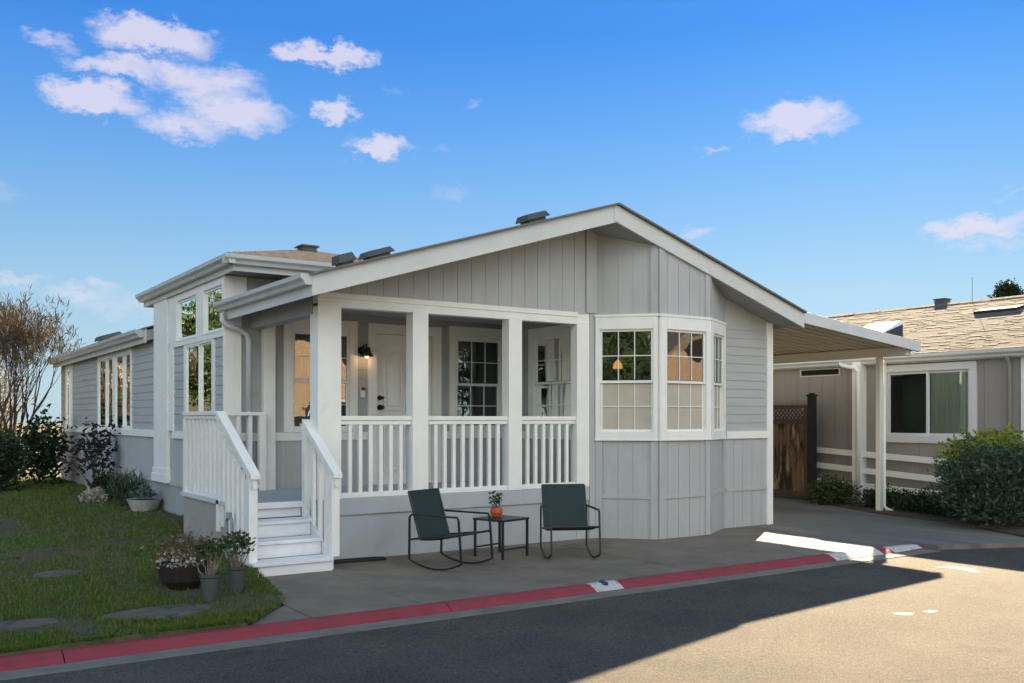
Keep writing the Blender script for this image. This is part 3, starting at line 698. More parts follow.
for k in range(3):
    y = -.34+.18*k; zt = 1.01+.59*(y+.56)/.83-.1; b.box(-.05, -.01, y, y+.045, .17+.55*(y+.34), zt)
b.build('stair_slat', WHITE, so, bevel=.003)
r = MB(); r.box(-.925, -.82, .651, 2.08, 1.645, 1.69); r.box(-.905, -.84, .651, 2.08, 1.60, 1.644); r.box(-.895, -.85, .651, 1.99, .70, .75); ro = railing(r)
for k in range(8):
    y = .71+k*.16; b = MB(); b.box(-.895, -.858, y, y+.075, .751, 1.60); b.build('baluster', WHITE, ro, bevel=.003)
r = MB(); r.box(-.839, .14, 2.06, 2.135, 1.645, 1.69); r.box(-.845, .14, 2.075, 2.12, .70, .75); r.box(.05, .14, 2.05, 2.14, .67, 1.644); ro = railing(r)
for k in range(5):
    x = -.72+k*.16; MB().box(x, x+.045, 2.08, 2.12, .751, 1.644).build('baluster', WHITE, ro, bevel=.003)
# outdoor tap pipe by the steps
tp = MB(); tp.tube([(-1.0, .05, .05), (-1.0, .05, .52), (-1.0, .02, .56), (-1.0, -.10, .56), (-1.0, -.13, .52), (-1.0, -.13, .36), (-1.0, -.18, .31)], .016, 8); tp.tube([(-1.0, -.03, .56), (-1.0, -.03, .62)], .03, 8)
tag(tp.build('water_pipe', mat('galvanised', (.30, .33, .36), .4, metal=.6)), 'grey outdoor water pipe with a tap beside the porch steps', 'water pipe')

# left wall: tower and wing
w = MB(); laps(w, LEFT, 4.14, 4.72, BZ1, 2.67, pitch=.125, th=.011); w.build('wall', GREYL, H); w = MB(); laps(w, LEFT, 2.27, 2.66, BZ1, 2.67, pitch=.125, th=.011); w.build('wall', GREYL, H); w = MB()
laps(w, LEFT, 5.81, 15.0, BZ1, 2.95, [(7.5, 10.56, 1.43, 2.9), (13.5, 14.3, 1.43, 2.9)], pitch=.125, th=.011); w.build('wall', GREYL, H)
w = MB(); boards(w, LEFT, 2.25, 5.92, .62, BZ0, pitch=.4, gap=.004); w.build('wall', GREY, H); w = MB(); boards(w, LEFT, 5.81, 15.0, .66, BZ0, pitch=.4, gap=.004)
w.build('wall', GREY, H); w = MB(); w.ob(LEFT, 2.25, 15, -.1, -.002, 0, .59); w.build('foundation', GREY, H)
w = MB(); boards(w, LEFT, 2.25, 15.0, 0, .60, pitch=1.22, gap=.006); w.build('skirt', mat('grey_skirt', (.36, .375, .37), .65, (.31, .32, .32), 2), H)
w = MB(); w.ob(LEFT, 2.25, 15.0, 0, .025, .60, .66); w.build('skirt_cap', GREY, H)
w = MB()
w.ob(LEFT, 2.216, 2.27, -.1, .03, .67, 3.45); w.ob(LEFT, 2.27, 4.90, -.1, .03, 2.67, 2.74)
w.ob(LEFT, 4.72, 4.97, -.1, .03, BZ1, 2.67)
w.ob(LEFT, 2.27, 4.72, 0, .045, BZ0, BZ1); w.ob(LEFT, 5.81, 15, 0, .045, BZ0, BZ1)
w.ob(LEFT, 3.16, 3.46, -.1, .03, 2.74, 3.45); w.ob(LEFT, 4.50, 4.97, -.1, .03, 2.74, 3.45)
w.ob(LEFT, 2.27, 3.16, -.1, .03, 3.36, 3.45); w.ob(LEFT, 3.46, 4.50, -.1, .03, 3.36, 3.45)
w.ob(BACKW, -.33, -.13, -.1, .03, .30, 3.04)
w.build('trim_band', WHITE, H, bevel=.003)
w = MB(); w.ob(LEFT, 4.98, 5.80, -.1, .05, .66, 3.45); w.ob(LEFT, 4.96, 5.82, -.06, .065, .75, .84); w.ob(LEFT, 4.94, 5.84, -.06, .08, .62, .75); w.build('pilaster', WHITE, H, bevel=.006)
window(LEFT, 2.30, 3.13, 2.76, 3.34, H, sashes='fixed', trim=.02, name='window', proud=.035, sash=.03)
window(LEFT, 3.48, 4.48, 2.76, 3.34, H, sashes='fixed', trim=.02, name='window', proud=.035, sash=.03)
window(LEFT, 2.80, 4.04, 1.46, 2.64, H, sashes='slide', trim=.12, sash=.02, proud=.02, name='window')
window(LEFT, 7.62, 8.84, 1.46, 2.76, H, sashes='slide', trim=.12, sash=.02, proud=.02, name='window'); window(LEFT, 9.10, 10.42, 1.46, 2.76, H, sashes='slide', trim=.12, sash=.02, proud=.02, name='window')
window(LEFT, 13.55, 14.25, 1.46, 2.76, H, sashes='slide', trim=.1, sash=.02, proud=.02, name='window')
for (a, b, z0, z1) in ((3.45, 4.0, 1.5, 2.6), (8.2, 8.8, 1.5, 2.7), (9.8, 10.4, 1.5, 2.7)):
    cu = MB(); n = 40
    for k in range(n):
        ya, yb = a+(b-a)*k/n, a+(b-a)*(k+1)/n; xa, xb = -.24+.02*math.sin(k*1.3), -.24+.02*math.sin((k+1)*1.3)
        cu.quad((xa, ya, z0), (xb, yb, z0), (xb, yb, z1), (xa, ya, z1))
    cu.build('curtain', CURT, H)
# tower front wall above porch roof, small corner board
w = MB(); boards(w, BACKW, -.33, 3.4, 3.04, 3.45, pitch=.4); w.build('wall', GREY, H); w = MB(); boards(w, ((3.4, 2.25), (0, 1), (1, 0)), 0, 3.7, 3.3, 3.5, pitch=.4); w.build('wall', GREY, H); w = MB(); boards(w, ((-.33, 5.93), (1, 0), (0, 1)), 0, 3.7, 3.0, 3.5, pitch=.4); w.build('wall', GREY, H)
w = MB(); w.ob(BACKW, -.335, -.06, 0, .03, 3.042, 3.45); w.build('corner_board', WHITE, H, bevel=.003)

# ---- roofs
def slope_slab(mb, x0, x1, y0, y1, zf, t0, t1):
    """slab following zf(x) from y0 to y1, between zf-t0 and zf-t1"""
    mb.hexa([(x0, y0, zf(x0)-t0), (x1, y0, zf(x1)-t0), (x1, y1, zf(x1)-t0), (x0, y1, zf(x0)-t0), (x0, y0, zf(x0)-t1), (x1, y0, zf(x1)-t1), (x1, y1, zf(x1)-t1), (x0, y1, zf(x0)-t1)])
rf = MB()
for (x0, x1, y0, y1) in ((-.36, RX, -.70, 2.2), (-.22, RX, 2.2, 5.95), (-.50, RX, 5.95, 15.4), (RX, 7.46, -.70, 15.4)):
    slope_slab(rf, x0, x1, y0, y1, roof_z, .02, -.004)
# shingle courses on top
roof = rf.build('roof', mat('dark_shingle', (.14, .135, .125), .9, (.19, .18, .165), 9, .6, 80), H)
sf = MB()
for (x0, x1, y0, y1) in ((-.31, RX-.001, -.61, 2.2), (-.22, RX-.001, 2.2, 5.95), (-.45, RX-.001, 5.95, 15.3), (RX, 7.42, -.61, 15.3)):
    slope_slab(sf, x0, x1, y0, y1, roof_z, SOFZ, .05)
sf.build('soffit', SOFFIT, H)
fa = MB()
slope_slab(fa, -.33, RX-.0, -.65, -.612, roof_z, .24, .021); slope_slab(fa, RX, 7.46, -.65, -.612, roof_z, .24, .021)
fa.build('fascia', TRIM, H, bevel=.003)
fa = MB(); fa.box(-.33, -.312, -.611, 2.2, roof_z(-.33)-.24, roof_z(-.33)-.021); fa.box(-.475, -.45, 5.96, 15.3, roof_z(-.45)-.25, roof_z(-.45)-.021)
fa.box(RX-.05, RX+.05, -.658, -.651, RZ-.235, RZ-.03)
fa.build('fascia', TRIM, H, bevel=.002)
def gutter(a, b, out, name='gutter', m=None, s=1.0, parent=None):
    """K style gutter from a to b; out = horizontal unit outward"""
    o = Vector((out[0], out[1], 0)); z = Vector((0, 0, 1))
    prof = [o*.0+z*0, o*.0-z*.11*s, o*.07*s-z*.11*s, o*.085*s-z*.075*s, o*.12*s-z*.045*s, o*.125*s, o*.115*s, o*.11*s-z*.03*s, o*.075*s-z*.065*s, o*.06*s-z*.09*s, o*.012-z*.09*s, o*.012]
    g = MB(); g.extr([tuple(p) for p in prof], a, b)
    # end caps
    cap = [o*.0, o*.0-z*.11*s, o*.07*s-z*.11*s, o*.085*s-z*.075*s, o*.12*s-z*.045*s, o*.125*s]
    d = (Vector(b)-Vector(a)).normalized()*.006
    g.extr([tuple(p) for p in cap], Vector(a)-d, Vector(a)); g.extr([tuple(p) for p in cap], Vector(b), Vector(b)+d)
    return g.build(name, m or GUT, parent or H)
gutter((-.332, -.64, 3.10), (-.332, 2.38, 3.10), (-1, 0)); gutter((-.477, 6.05, 3.04), (-.477, 15.3, 3.04), (-1, 0), s=1.1)
ds = MB(); ds.tube([(-.40, 2.16, 2.95), (-.40, 2.16, 2.86), (-.36, 2.14, 2.80), (-.20, 2.14, 2.76), (-.09, 2.14, 2.70), (-.06, 2.14, 2.62), (-.06, 2.14, 1.7)], .035, 8); ds.tube([(-.06, 2.14, 1.7), (-.06, 2.14, .68)], .035, 8)
ds.build('downspout', GUT, H, smooth=True)
# tower hip roof
TX0, TX1, TY0, TY1 = -.50, 3.5, 1.62, 6.48; TZ = 3.62; TS = .27
ap = ((TX0+TX1)/2, (TY0+TY1)/2); hw = (TX1-TX0)/2; hz = TZ+TS*2.2
hp = MB()
rows = 17
def hiploop(t):
    return [(TX0+hw*t, TY0+(TY1-TY0)/2*t, TZ+(hz-TZ)*t), (TX1-hw*t, TY0+(TY1-TY0)/2*t, TZ+(hz-TZ)*t), (TX1-hw*t, TY1-(TY1-TY0)/2*t, TZ+(hz-TZ)*t), (TX0+hw*t, TY1-(TY1-TY0)/2*t, TZ+(hz-TZ)*t)]
for r_ in range(rows):   # stepped shingle courses
    a = hiploop(r_/rows); b = hiploop((r_+1)/rows)
    for k in range(4):
        j = (k+1) % 4
        A, B, C_, D = a[k], a[j], b[j], b[k]
        up = .028
        hp.quad((A[0], A[1], A[2]+up), (B[0], B[1], B[2]+up), C_, D); hp.quad(A, B, (B[0], B[1], B[2]+up), (A[0], A[1], A[2]+up))
hp.quad(*reversed(hiploop(0)))
hip = hp.build('tower_roof', None or SHING, H)
fa = MB(); z0, z1 = TZ-.18, TZ-.002
fa.box(TX0+.10, TX1-.1, TY0+.10, TY0+.125, z0, z1-.0); fa.box(TX0+.10, TX0+.125, TY0+.126, TY1-.126, z0, z1); fa.box(TX0+.1, TX1-.1, TY1-.125, TY1-.1, z0, z1)
fa.build('fascia', TRIM, H, bevel=.003)
MB().box(TX0+.127, TX1-.1, TY0+.127, TY1-.127, z0+.02, z0+.04).build('soffit', SOFFIT, H)
gutter((TX0+.098, TY0+.0, TZ+.01), (TX0+.098, TY1-.1, TZ+.01), (-1, 0), s=1.05); gutter((TX0-.03, TY0+.098, TZ+.01), (TX1-.1, TY0+.098, TZ+.01), (0, -1), s=1.05)
# roof vents
VENT = mat('vent_dark', (.075, .085, .085), .6, (.05, .058, .06), 8)
def vent(x, y, zb, w, d, h, tilt=0, name='roof_vent'):
    v = MB(); v.box(-w*.36, w*.36, -d*.36, d*.36, -.15, h*.55)
    i = MB()
    v.hexa([(-w/2, -d/2, h*.45), (w/2, -d/2, h*.45), (w/2, d/2, h*.45), (-w/2, d/2, h*.45), (-w*.40, -d*.4, h), (w*.40, -d*.4, h), (w*.40, d*.4, h), (-w*.40, d*.4, h)])
    o = v.build(name, VENT, H, bevel=.01); o.location = (x, y, zb); o.rotation_euler = (0, tilt, 0); return o
t = -math.atan(SL)
vent(3.02, .1, roof_z(3.02), .38, .30, .14, t); vent(.76, .05, roof_z(.76), .38, .26, .12, t); vent(.70, .8, roof_z(.70), .24, .26, .19, t)
vent(1.32, 3.6, hz-.06, .32, .3, .055, 0); vent(-.1, 10.6, roof_z(-.1), .5, .5, .14, t)

# ---- carport (part of the house)
CP = empty('carport', (7.46, -.65, 0))
tag(CP, 'white metal carport roof on a slim post between the two houses', 'carport')
def crel(o):
    for q in (o if isinstance(o, list) else [o]): q.location = (-7.46, .65, 0)
    return o
def cz(x): return roof_z(7.44)+.0-(x-7.44)*.105
mb = MB(); slope_slab(mb, 7.463, 10.44, -.65, -.60, cz, .17, .0); slope_slab(mb, 10.39, 10.44, -.599, 9, cz, .15, .0)
crel(mb.build('fascia', TRIM, CP, bevel=.003))
mb = MB(); n = 0; y = -.59
while y < 9:     # corrugated deck: ribs running across
    slope_slab(mb, 7.30, 10.385, y, y+.09, cz, .06, .05); slope_slab(mb, 7.30, 10.385, y+.09, y+.11, cz, .10, .05); slope_slab(mb, 7.30, 10.385, y+.11, y+.19, cz, .10, .09); slope_slab(mb, 7.30, 10.385, y+.19, y+.21, cz, .10, .05); y += .21
slope_slab(mb, 7.30, 10.385, -.59, 9, cz, .045, .02)
crel(mb.build('roof_panel', CARP, CP))
mb = MB(); mb.box(10.17, 10.31, -.55, 8.9, cz(10.25)-.25, cz(10.25)-.102); mb.box(10.30, 10.385, -.5, 8.9, cz(10.3)-.2, cz(10.3)-.102)
crel(mb.build('beam', mat('beam_cream', (.66, .63, .55), .5), CP, bevel=.004))
for y in (0.0, 5.5):
    mb = MB(); mb.box(10.20, 10.29, y-.045, y+.045, -.01, cz(10.25)-.251); mb.box(10.18, 10.31, y-.08, y+.08, -.002, .01)
    crel(mb.build('post', mat('post_cream', (.68, .66, .60), .5), CP, bevel=.004))
mb = MB(); mb.tube([(10.345, -.02, 2.62), (10.345, -.02, .1), (10.36, -.06, .05), (10.40, -.16, .02)], .03, 8)
crel(mb.build('downspout', WHITE, CP, smooth=True))

# ------------------------------------------------------------------ neighbour house
NH = empty('neighbour_house', (11.5, 0, 0)); tag(NH, 'taupe neighbouring home with brown shingle roof and white framed slider window', 'house')
NO = (-11.5, 0, 0)
def nrel(o):
    for q in (o if isinstance(o, list) else [o]): q.location = NO
    return o
NW = ((11.5, 0), (0, 1), (-1, 0)); NE, NR = 11.42, 14.6; NEZ, NRZ = 2.77, 4.02; NS = (NRZ-NEZ)/(NR-NE)
NY0, NY1 = -2.12, 13
nz_ = lambda x: NRZ-NS*abs(x-NR)
w = MB(); boards(w, NW, -2.05, 12.6, -.05, 2.72, [(-.92, .70, 1.30, 2.46), (1.75, 2.65, 2.47, 2.58)], pitch=.3, gap=.008)
boards(w, ((11.5, -2.05), (1, 0), (0, -1)), 0, 6.2, -.05, lambda u: nz_(11.5+u)-.12, pitch=.3); boards(w, ((17.7, 12.6), (-1, 0), (0, 1)), 0, 6.2, -.05, 2.7, pitch=.3); boards(w, ((17.7, -2.05), (0, 1), (1, 0)), 0, 14.6, -.05, 2.7, pitch=.3)
nrel(w.build('wall', TAN, NH))
nw = window(NW, -.90, .68, 1.30, 2.46, NH, trim=.13, sashes='slide', gmat=GLASSN, tm=mat('dull_white', (.62, .63, .63), .5)); nrel(nw)
cu = MB()
for k in range(40):
    ya, yb = -.88+.018*k, -.88+.018*(k+1); cu.quad((11.535+.012*math.sin(k*1.7), ya, 1.33), (11.535+.012*math.sin((k+1)*1.7), yb, 1.33), (11.535+.012*math.sin((k+1)*1.7), yb, 2.42), (11.535+.012*math.sin(k*1.7), ya, 2.42))
nrel(cu.build('curtain', mat('green_curtain', (.46, .50, .43), .9), NH))
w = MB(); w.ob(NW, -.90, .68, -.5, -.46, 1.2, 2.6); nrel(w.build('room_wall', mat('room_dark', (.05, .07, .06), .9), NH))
w = MB(); w.ob(NW, 1.75, 2.65, -.06, -.02, 2.47, 2.58); o = w.build('vent_window', GLASSN, NH); nrel(o)
w = MB(); w.ob(NW, 1.72, 2.68, -.02, .02, 2.58, 2.60); w.ob(NW, 1.72, 2.68, -.02, .02, 2.45, 2.47); w.ob(NW, 1.72, 1.75, -.02, .02, 2.47, 2.58); w.ob(NW, 2.65, 2.68, -.02, .02, 2.47, 2.58); nrel(w.build('vent_frame', TRIM, NH))
w = MB(); w.ob(NW, -2.05, -1.78, 0, .04, -.05, 2.72); w.ob(((11.5, -2.05), (1, 0), (0, -1)), -.04, .15, 0, .03, -.05, 2.72); nrel(w.build('corner_board', WHITE, NH, bevel=.003))
# roof with shingle courses
def shingles(mb, xe, xr, y0, y1, ze, zr, rows, seed):
    rd = random.Random(seed)
    for r_ in range(rows):
        t0, t1 = r_/rows, (r_+1)/rows
        xa, xb = xe+(xr-xe)*t0, xe+(xr-xe)*t1; za, zb = ze+(zr-ze)*t0, ze+(zr-ze)*t1
        y = y0-rd.random()*.3
        while y < y1:
            L_ = rd.uniform(.14, .32); a, b = max(y, y0), min(y+L_, y1); up = rd.choice((.004, .006, .010))
            if b > a:
                mb.hexa([(xa, a, za), (xa, b, za), (xb, b, zb), (xb, a, zb), (xa, a, za+up), (xa, b, za+up), (xb, b, zb+.003), (xb, a, zb+.003)])
            y += L_
SHI = bpy.data.materials.new('neighbour_shingle'); SHI.use_nodes = True
nt = SHI.node_tree; p_ = nt.nodes['Principled BSDF']; p_.inputs['Roughness'].default_value = .95; gg = nt.nodes.new('ShaderNodeNewGeometry'); cr = nt.nodes.new('ShaderNodeValToRGB')
cr.color_ramp.elements[0].color = (.055, .050, .044, 1); cr.color_ramp.elements[1].color = (.118, .106, .092, 1); nt.links.new(gg.outputs['Random Per Island'], cr.inputs[0])
nn = nt.nodes.new('ShaderNodeTexNoise'); nn.inputs['Scale'].default_value = 60; tcn = nt.nodes.new('ShaderNodeTexCoord'); nt.links.new(tcn.outputs['Object'], nn.inputs['Vector'])
mx = nt.nodes.new('ShaderNodeMix'); mx.data_type = 'RGBA'; mx.blend_type = 'OVERLAY'; mx.inputs[0].default_value = .5; nt.links.new(cr.outputs[0], mx.inputs[6]); nt.links.new(nn.outputs[0], mx.inputs[7]); nt.links.new(mx.outputs[2], p_.inputs['Base Color'])
rm = MB(); shingles(rm, NE-.02, NR, NY0, NY1, NEZ, NRZ, 34, 5)
rm.hexa([(NR+.001, NY0, NRZ-.05), (18.0, NY0, NEZ-.05), (18.0, NY1, NEZ-.05), (NR, NY1, NRZ-.05), (NR, NY0, NRZ+.003), (18.0, NY0, NEZ), (18.0, NY1, NEZ), (NR, NY1, NRZ+.003)])
rd = random.Random(2); y = NY0
while y < NY1:
    h_ = .012+rd.random()*.01; rm.hexa([(NR-.13, y, NRZ-.13*NS-.01), (NR, y, NRZ-.01), (NR, y+.22, NRZ-.01), (NR-.13, y+.22, NRZ-.13*NS-.01), (NR-.13, y, NRZ-.13*NS+h_), (NR, y, NRZ+h_), (NR, y+.22, NRZ+h_), (NR-.13, y+.22, NRZ-.13*NS+h_)]); y += .23
nrel(rm.build('roof', SHI, NH))
w = MB(); w.hexa([(NE, NY0+.02, NEZ-.16), (NR, NY0+.02, NRZ-.16), (NR, NY1, NRZ-.16), (NE, NY1, NEZ-.16), (NE, NY0+.02, NEZ-.004), (NR, NY0+.02, NRZ-.004), (NR, NY1, NRZ-.004), (NE, NY1, NEZ-.004)]); nrel(w.build('soffit', TRIM, NH))
o = gutter((NE-.002, NY0, NEZ-.01), (NE-.002, NY1, NEZ-.01), (-1, 0), m=TRIM, s=1.15, parent=NH); nrel(o)
w = MB(); w.box(11.30, 11.50, 1.14, 1.32, -.0, 2.68); nrel(w.build('porch_column', WHITE, NH, bevel=.004))
w = MB(); w.tube([(11.32, 1.60, 2.68), (11.32, 1.55, 2.62), (11.24, 1.20, 2.56), (11.26, 1.16, 2.5), (11.26, 1.16, .05)], .04, 8); w.build('downspout', WHITE, NH, smooth=True).location = NO
w = MB(); w.tube([(11.36, -1.60, 2.68), (11.37, -1.60, 2.60), (11.42, -1.60, 2.55), (11.45, -1.60, 2.48), (11.45, -1.60, .05)], .035, 8); w.build('downspout', TAN, NH, smooth=True).location = NO
# sloping white rails fixed to the wall
for (za, zb) in ((1.04, .80), (.75, .47), (.41, .24)):
    w = MB(); P = [(11.40, 3.2, za), (11.40, -1.5, zb)]
    w.hexa([(11.38, -1.5, zb-.055), (11.42, -1.5, zb-.055), (11.42, 3.2, za-.055), (11.38, 3.2, za-.055), (11.38, -1.5, zb+.055), (11.42, -1.5, zb+.055), (11.42, 3.2, za+.055), (11.38, 3.2, za+.055)])
    nrel(w.build('wall_rail', WHITE, NH, bevel=.004))
# skylight and roof pieces
def on_n(x): return nz_(x)
w = MB(); w.hexa([(12.0, 1.3, on_n(12.0)-.05), (12.9, 1.3, on_n(12.9)-.05), (12.9, 2.1, on_n(12.9)-.05), (12.0, 2.1, on_n(12.0)-.05), (12.0, 1.3, on_n(12.0)+.20), (12.9, 1.3, on_n(12.9)+.16), (12.9, 2.1, on_n(12.9)+.16), (12.0, 2.1, on_n(12.0)+.20)])
sk = w.build('skylight', mat('skylight_curb', (.05, .06, .07), .5), NH, bevel=.01); nrel(sk)
w = MB(); w.hexa([(11.97, 1.27, on_n(12.0)+.202), (12.93, 1.27, on_n(12.9)+.162), (12.93, 2.13, on_n(12.9)+.162), (11.97, 2.13, on_n(12.0)+.202), (12.05, 1.35, on_n(12.0)+.24), (12.85, 1.35, on_n(12.9)+.20), (12.85, 2.05, on_n(12.9)+.20), (12.05, 2.05, on_n(12.0)+.24)])
w.build('skylight_dome', mat('dome', (.8, .8, .8), .3), sk)
w = MB(); w.box(14.75, 14.98, 1.55, 1.78, NRZ-.2, NRZ+.13); w.box(14.73, 15.0, 1.53, 1.80, NRZ+.131, NRZ+.15); nrel(w.build('chimney', mat('chim', (.07, .07, .075), .7), NH))
w = MB(); x0, x1 = 13.6, 13.85; w.hexa([(x0, -.6, on_n(x0)), (x1, -.6, on_n(x1)), (x1, .25, on_n(x1)), (x0, .25, on_n(x0)), (x0, -.6, on_n(x0)+.06), (x1, -.6, on_n(x1)+.03), (x1, .25, on_n(x1)+.03), (x0, .25, on_n(x0)+.06)]); nrel(w.build('roof_vent', WOODD, NH))
w = MB(); w.tube([(14.6, .85, NRZ), (14.6, .85, NRZ+.5)], .005, 6); nrel(w.build('aerial', BLACK, NH))

# gate between the houses
G = empty('wooden_gate', (11.2, 2.15, 0)); tag(G, 'weathered brown wooden gate with a lattice top standing open at the back of the carport', 'gate')
GO = (-11.2, -2.15, 0)
GW = ((11.16, 2.21), (.07, .9975), (-.9975, .07))
w = MB()
for k in range(11): w.ob(GW, .06+k*.125, .06+k*.125+.118, -.012, .012, .10, 1.52)
w.build('gate_board', WOOD, G).location = GO
w = MB(); w.ob(GW, 0, .10, -.03, .03, .06, 1.88); w.ob(GW, 1.40, 1.5, -.03, .03, .06, 1.88); w.ob(GW, .101, 1.399, -.028, .028, .06, .16); w.ob(GW, .101, 1.399, -.028, .028, 1.50, 1.58); w.ob(GW, .101, 1.399, -.028, .028, 1.82, 1.88)
w.build('gate_frame', WOODF, G, bevel=.004).location = GO
w = MB()
def lat(u, sgn):
    P = lambda uu, z, ww: (GW[0][0]+GW[1][0]*uu+GW[2][0]*ww, GW[0][1]+GW[1][1]*uu+GW[2][1]*ww, z)
    w.tube([P(u, 1.58, .006*sgn), P(u+.24*sgn, 1.82, .006*sgn)], .011, 4)
for k in range(14): lat(.02+k*.1, 1); lat(.12+k*.1, -1)
w.build('lattice', WOODF, G).location = GO
w = MB(); w.box(11.10, 11.24, 2.08, 2.20, 0, 2.05); w.box(11.08, 11.26, 2.06, 2.22, 2.05, 2.08); w.box(11.12, 11.22, 2.10, 2.18, 2.08, 2.11); w.build('gate_post', WOODD, G, bevel=.005).location = GO

# ------------------------------------------------------------------ furniture
def rocker(loc, face, label, lean=0):
    """rocking chair; local +x is to its side, local -y is the facing direction"""
    root = empty('rocking_chair', loc, face); root.scale = (.955, .955, .955); tag(root, label, 'rocking chair', 'two dark metal rocking chairs in front of the porch')
    hw_ = .29
    for s in (-1, 1):
        x = s*hw_; m = MB()
        loop = []
        for k in range(13):   # runner arc from back (y=+.34) to front (y=-.40)
            t = k/12; y = .34-.74*t; loop.append((x, y, .012+.36*((t-.52)**2)*(1 if t > .52 else .85)))
        pts = loop+[(x, -.395, .16), (x, -.36, .565), (x, -.34, .60), (x, .30, .60), (x, .335, .57)]
        m.tube(pts, .0145, 4, closed=True)
        m.tube([(x, -.375, .40), (x, .34, .315)], .0135, 4)
        m.build('side_frame', BLACK, root)
    m = MB(); m.tube([(-hw_, -.36, .405), (hw_, -.36, .405)], .013, 6); m.build('crossbar', BLACK, root); m = MB(); m.tube([(-hw_, .30, .32), (hw_, .30, .32)], .013, 6); m.build('crossbar', BLACK, root)
    m = MB()   # seat sling with slight sag
    n = 10
    for k in range(n):
        def z(t): return .412-.09*t-.02*math.sin(t*math.pi)
        t0, t1 = k/n, (k+1)/n; ya, yb = -.36+.56*t0, -.36+.56*t1
        m.hexa([(-.262, ya, z(t0)-.012), (.262, ya, z(t0)-.012), (.262, yb, z(t1)-.012), (-.262, yb, z(t1)-.012), (-.262, ya, z(t0)+.006), (.262, ya, z(t0)+.006), (.262, yb, z(t1)+.006), (-.262, yb, z(t1)+.006)])
    m.build('seat', SLING, root)
    m = MB()
    for k in range(n):
        t0, t1 = k/n, (k+1)/n; yy = lambda t: .20+.17*t+.015*math.sin(t*math.pi); zz = lambda t: .33+.52*t
        m.hexa([(-.255, yy(t0)-.010, zz(t0)), (.255, yy(t0)-.010, zz(t0)), (.255, yy(t0)+.012, zz(t0)), (-.255, yy(t0)+.012, zz(t0)), (-.255, yy(t1)-.010, zz(t1)), (.255, yy(t1)-.010, zz(t1)), (.255, yy(t1)+.012, zz(t1)), (-.255, yy(t1)+.012, zz(t1))])
    m.build('backrest', SLING, root)
    m = MB()
    for s in (-1, 1): m.tube([(s*.268, .20, .32), (s*.268, .37, .85)], .013, 6)
    m.tube([(-.268, .37, .852), (.268, .37, .852)], .012, 6); m.build('back_frame', BLACK, root)
    return root
rocker((1.07, -1.05, 0), math.atan2(.37, .93), 'dark rocking chair turned to the right, standing left of the small table')
rocker((2.58, -1.22, 0), math.atan2(-.44, .90), 'dark rocking chair facing the street, standing right of the small table')
T = empty('side_table', (1.98, -.70, 0), R(15)); tag(T, 'small square black metal side table between the two rocking chairs', 'table')
MB().box(-.235, .235, -.235, .235, .425, .45).build('tabletop', BLACK, T, bevel=.004)
for sx in (-1, 1):
    for sy in (-1, 1): MB().box(sx*.215-.012, sx*.215+.012, sy*.215-.012, sy*.215+.012, 0, .425).build('leg', BLACK, T)
m = MB()
for s in (-1, 1): m.box(-.20, .20, s*.215-.008, s*.215+.008, .10, .118)
m.build('stretcher', BLACK, T)

# ------------------------------------------------------------------ plants
def leaves(m, c, r, n, size, rnd, shell=.35, up=.3, squash=1, lumps=None, aspect=.45, bottom=-1):
    """leaf quads scattered through an uneven ellipsoid"""
    cx, cy, cz_ = c; k = 0; sd0 = rnd.random()*50
    while k < n:
        d = Vector((rnd.gauss(0, 1), rnd.gauss(0, 1), rnd.gauss(0, 1))).normalized()
        if d.z < bottom: continue
        rr = (shell+(1-shell)*rnd.random())
        lump = 1+.38*noise.noise((d.x*2.2+sd0, d.y*2.2, d.z*2.2))+.20*noise.noise((d.x*5+sd0, d.y*5, d.z*5))
        if rnd.random() < .35 and noise.noise((d.x*3.5+sd0*2, d.y*3.5, d.z*3.5)) > .12: continue
        p = Vector((cx+d.x*r[0]*rr*lump, cy+d.y*r[1]*rr*lump, cz_+d.z*r[2]*rr*lump)); k += 1
        a = Vector((rnd.gauss(0, 1)+d.x*.6, rnd.gauss(0, 1)+d.y*.6, rnd.gauss(0, .7)+up)).normalized()
        b = a.orthogonal().normalized(); b.rotate(__import__('mathutils').Quaternion(a, rnd.random()*6.28))
        s = size*rnd.uniform(.6, 1.35); w_ = s*aspect*.5
        m.quad(p-b*w_*.2, p+a*s*.5-b*w_, p+a*s, p+a*s*.5+b*w_)
def stems(m, c, n, h, spread, rnd, r=.006, gr=.0):
    for k in range(n):
        a = rnd.random()*6.28; s = spread*rnd.random(); hh = h*rnd.uniform(.6, 1)
        x, y = c[0]+math.cos(a)*s*.25, c[1]+math.sin(a)*s*.25
        pts = [(x+math.cos(a)*s*t*.9+rnd.gauss(0, .01), y+math.sin(a)*s*t*.9+rnd.gauss(0, .01), c[2]+hh*t) for t in (0, .3, .65, 1)]
        m.tube(pts, [r, r*.85, r*.6, r*.3], 5)
def bush(name, c, r, n, size, lm, label, cat='shrub', seed=0, st=8, group=None, bm=None, **kw):
    rnd = random.Random(seed); root = empty(name, (c[0], c[1], c[2]-r[2]))
    tag(root, label, cat, group)
    m = MB(); leaves(m, (0, 0, r[2]), r, n, size, rnd, **kw); m.build('foliage', lm, root)
    m = MB(); stems(m, (0, 0, -.02), st, r[2]*1.5, max(r[0], r[1])*.8, rnd, .012*max(.4, r[2])); m.build('stem', bm or BARK, root)
    return root
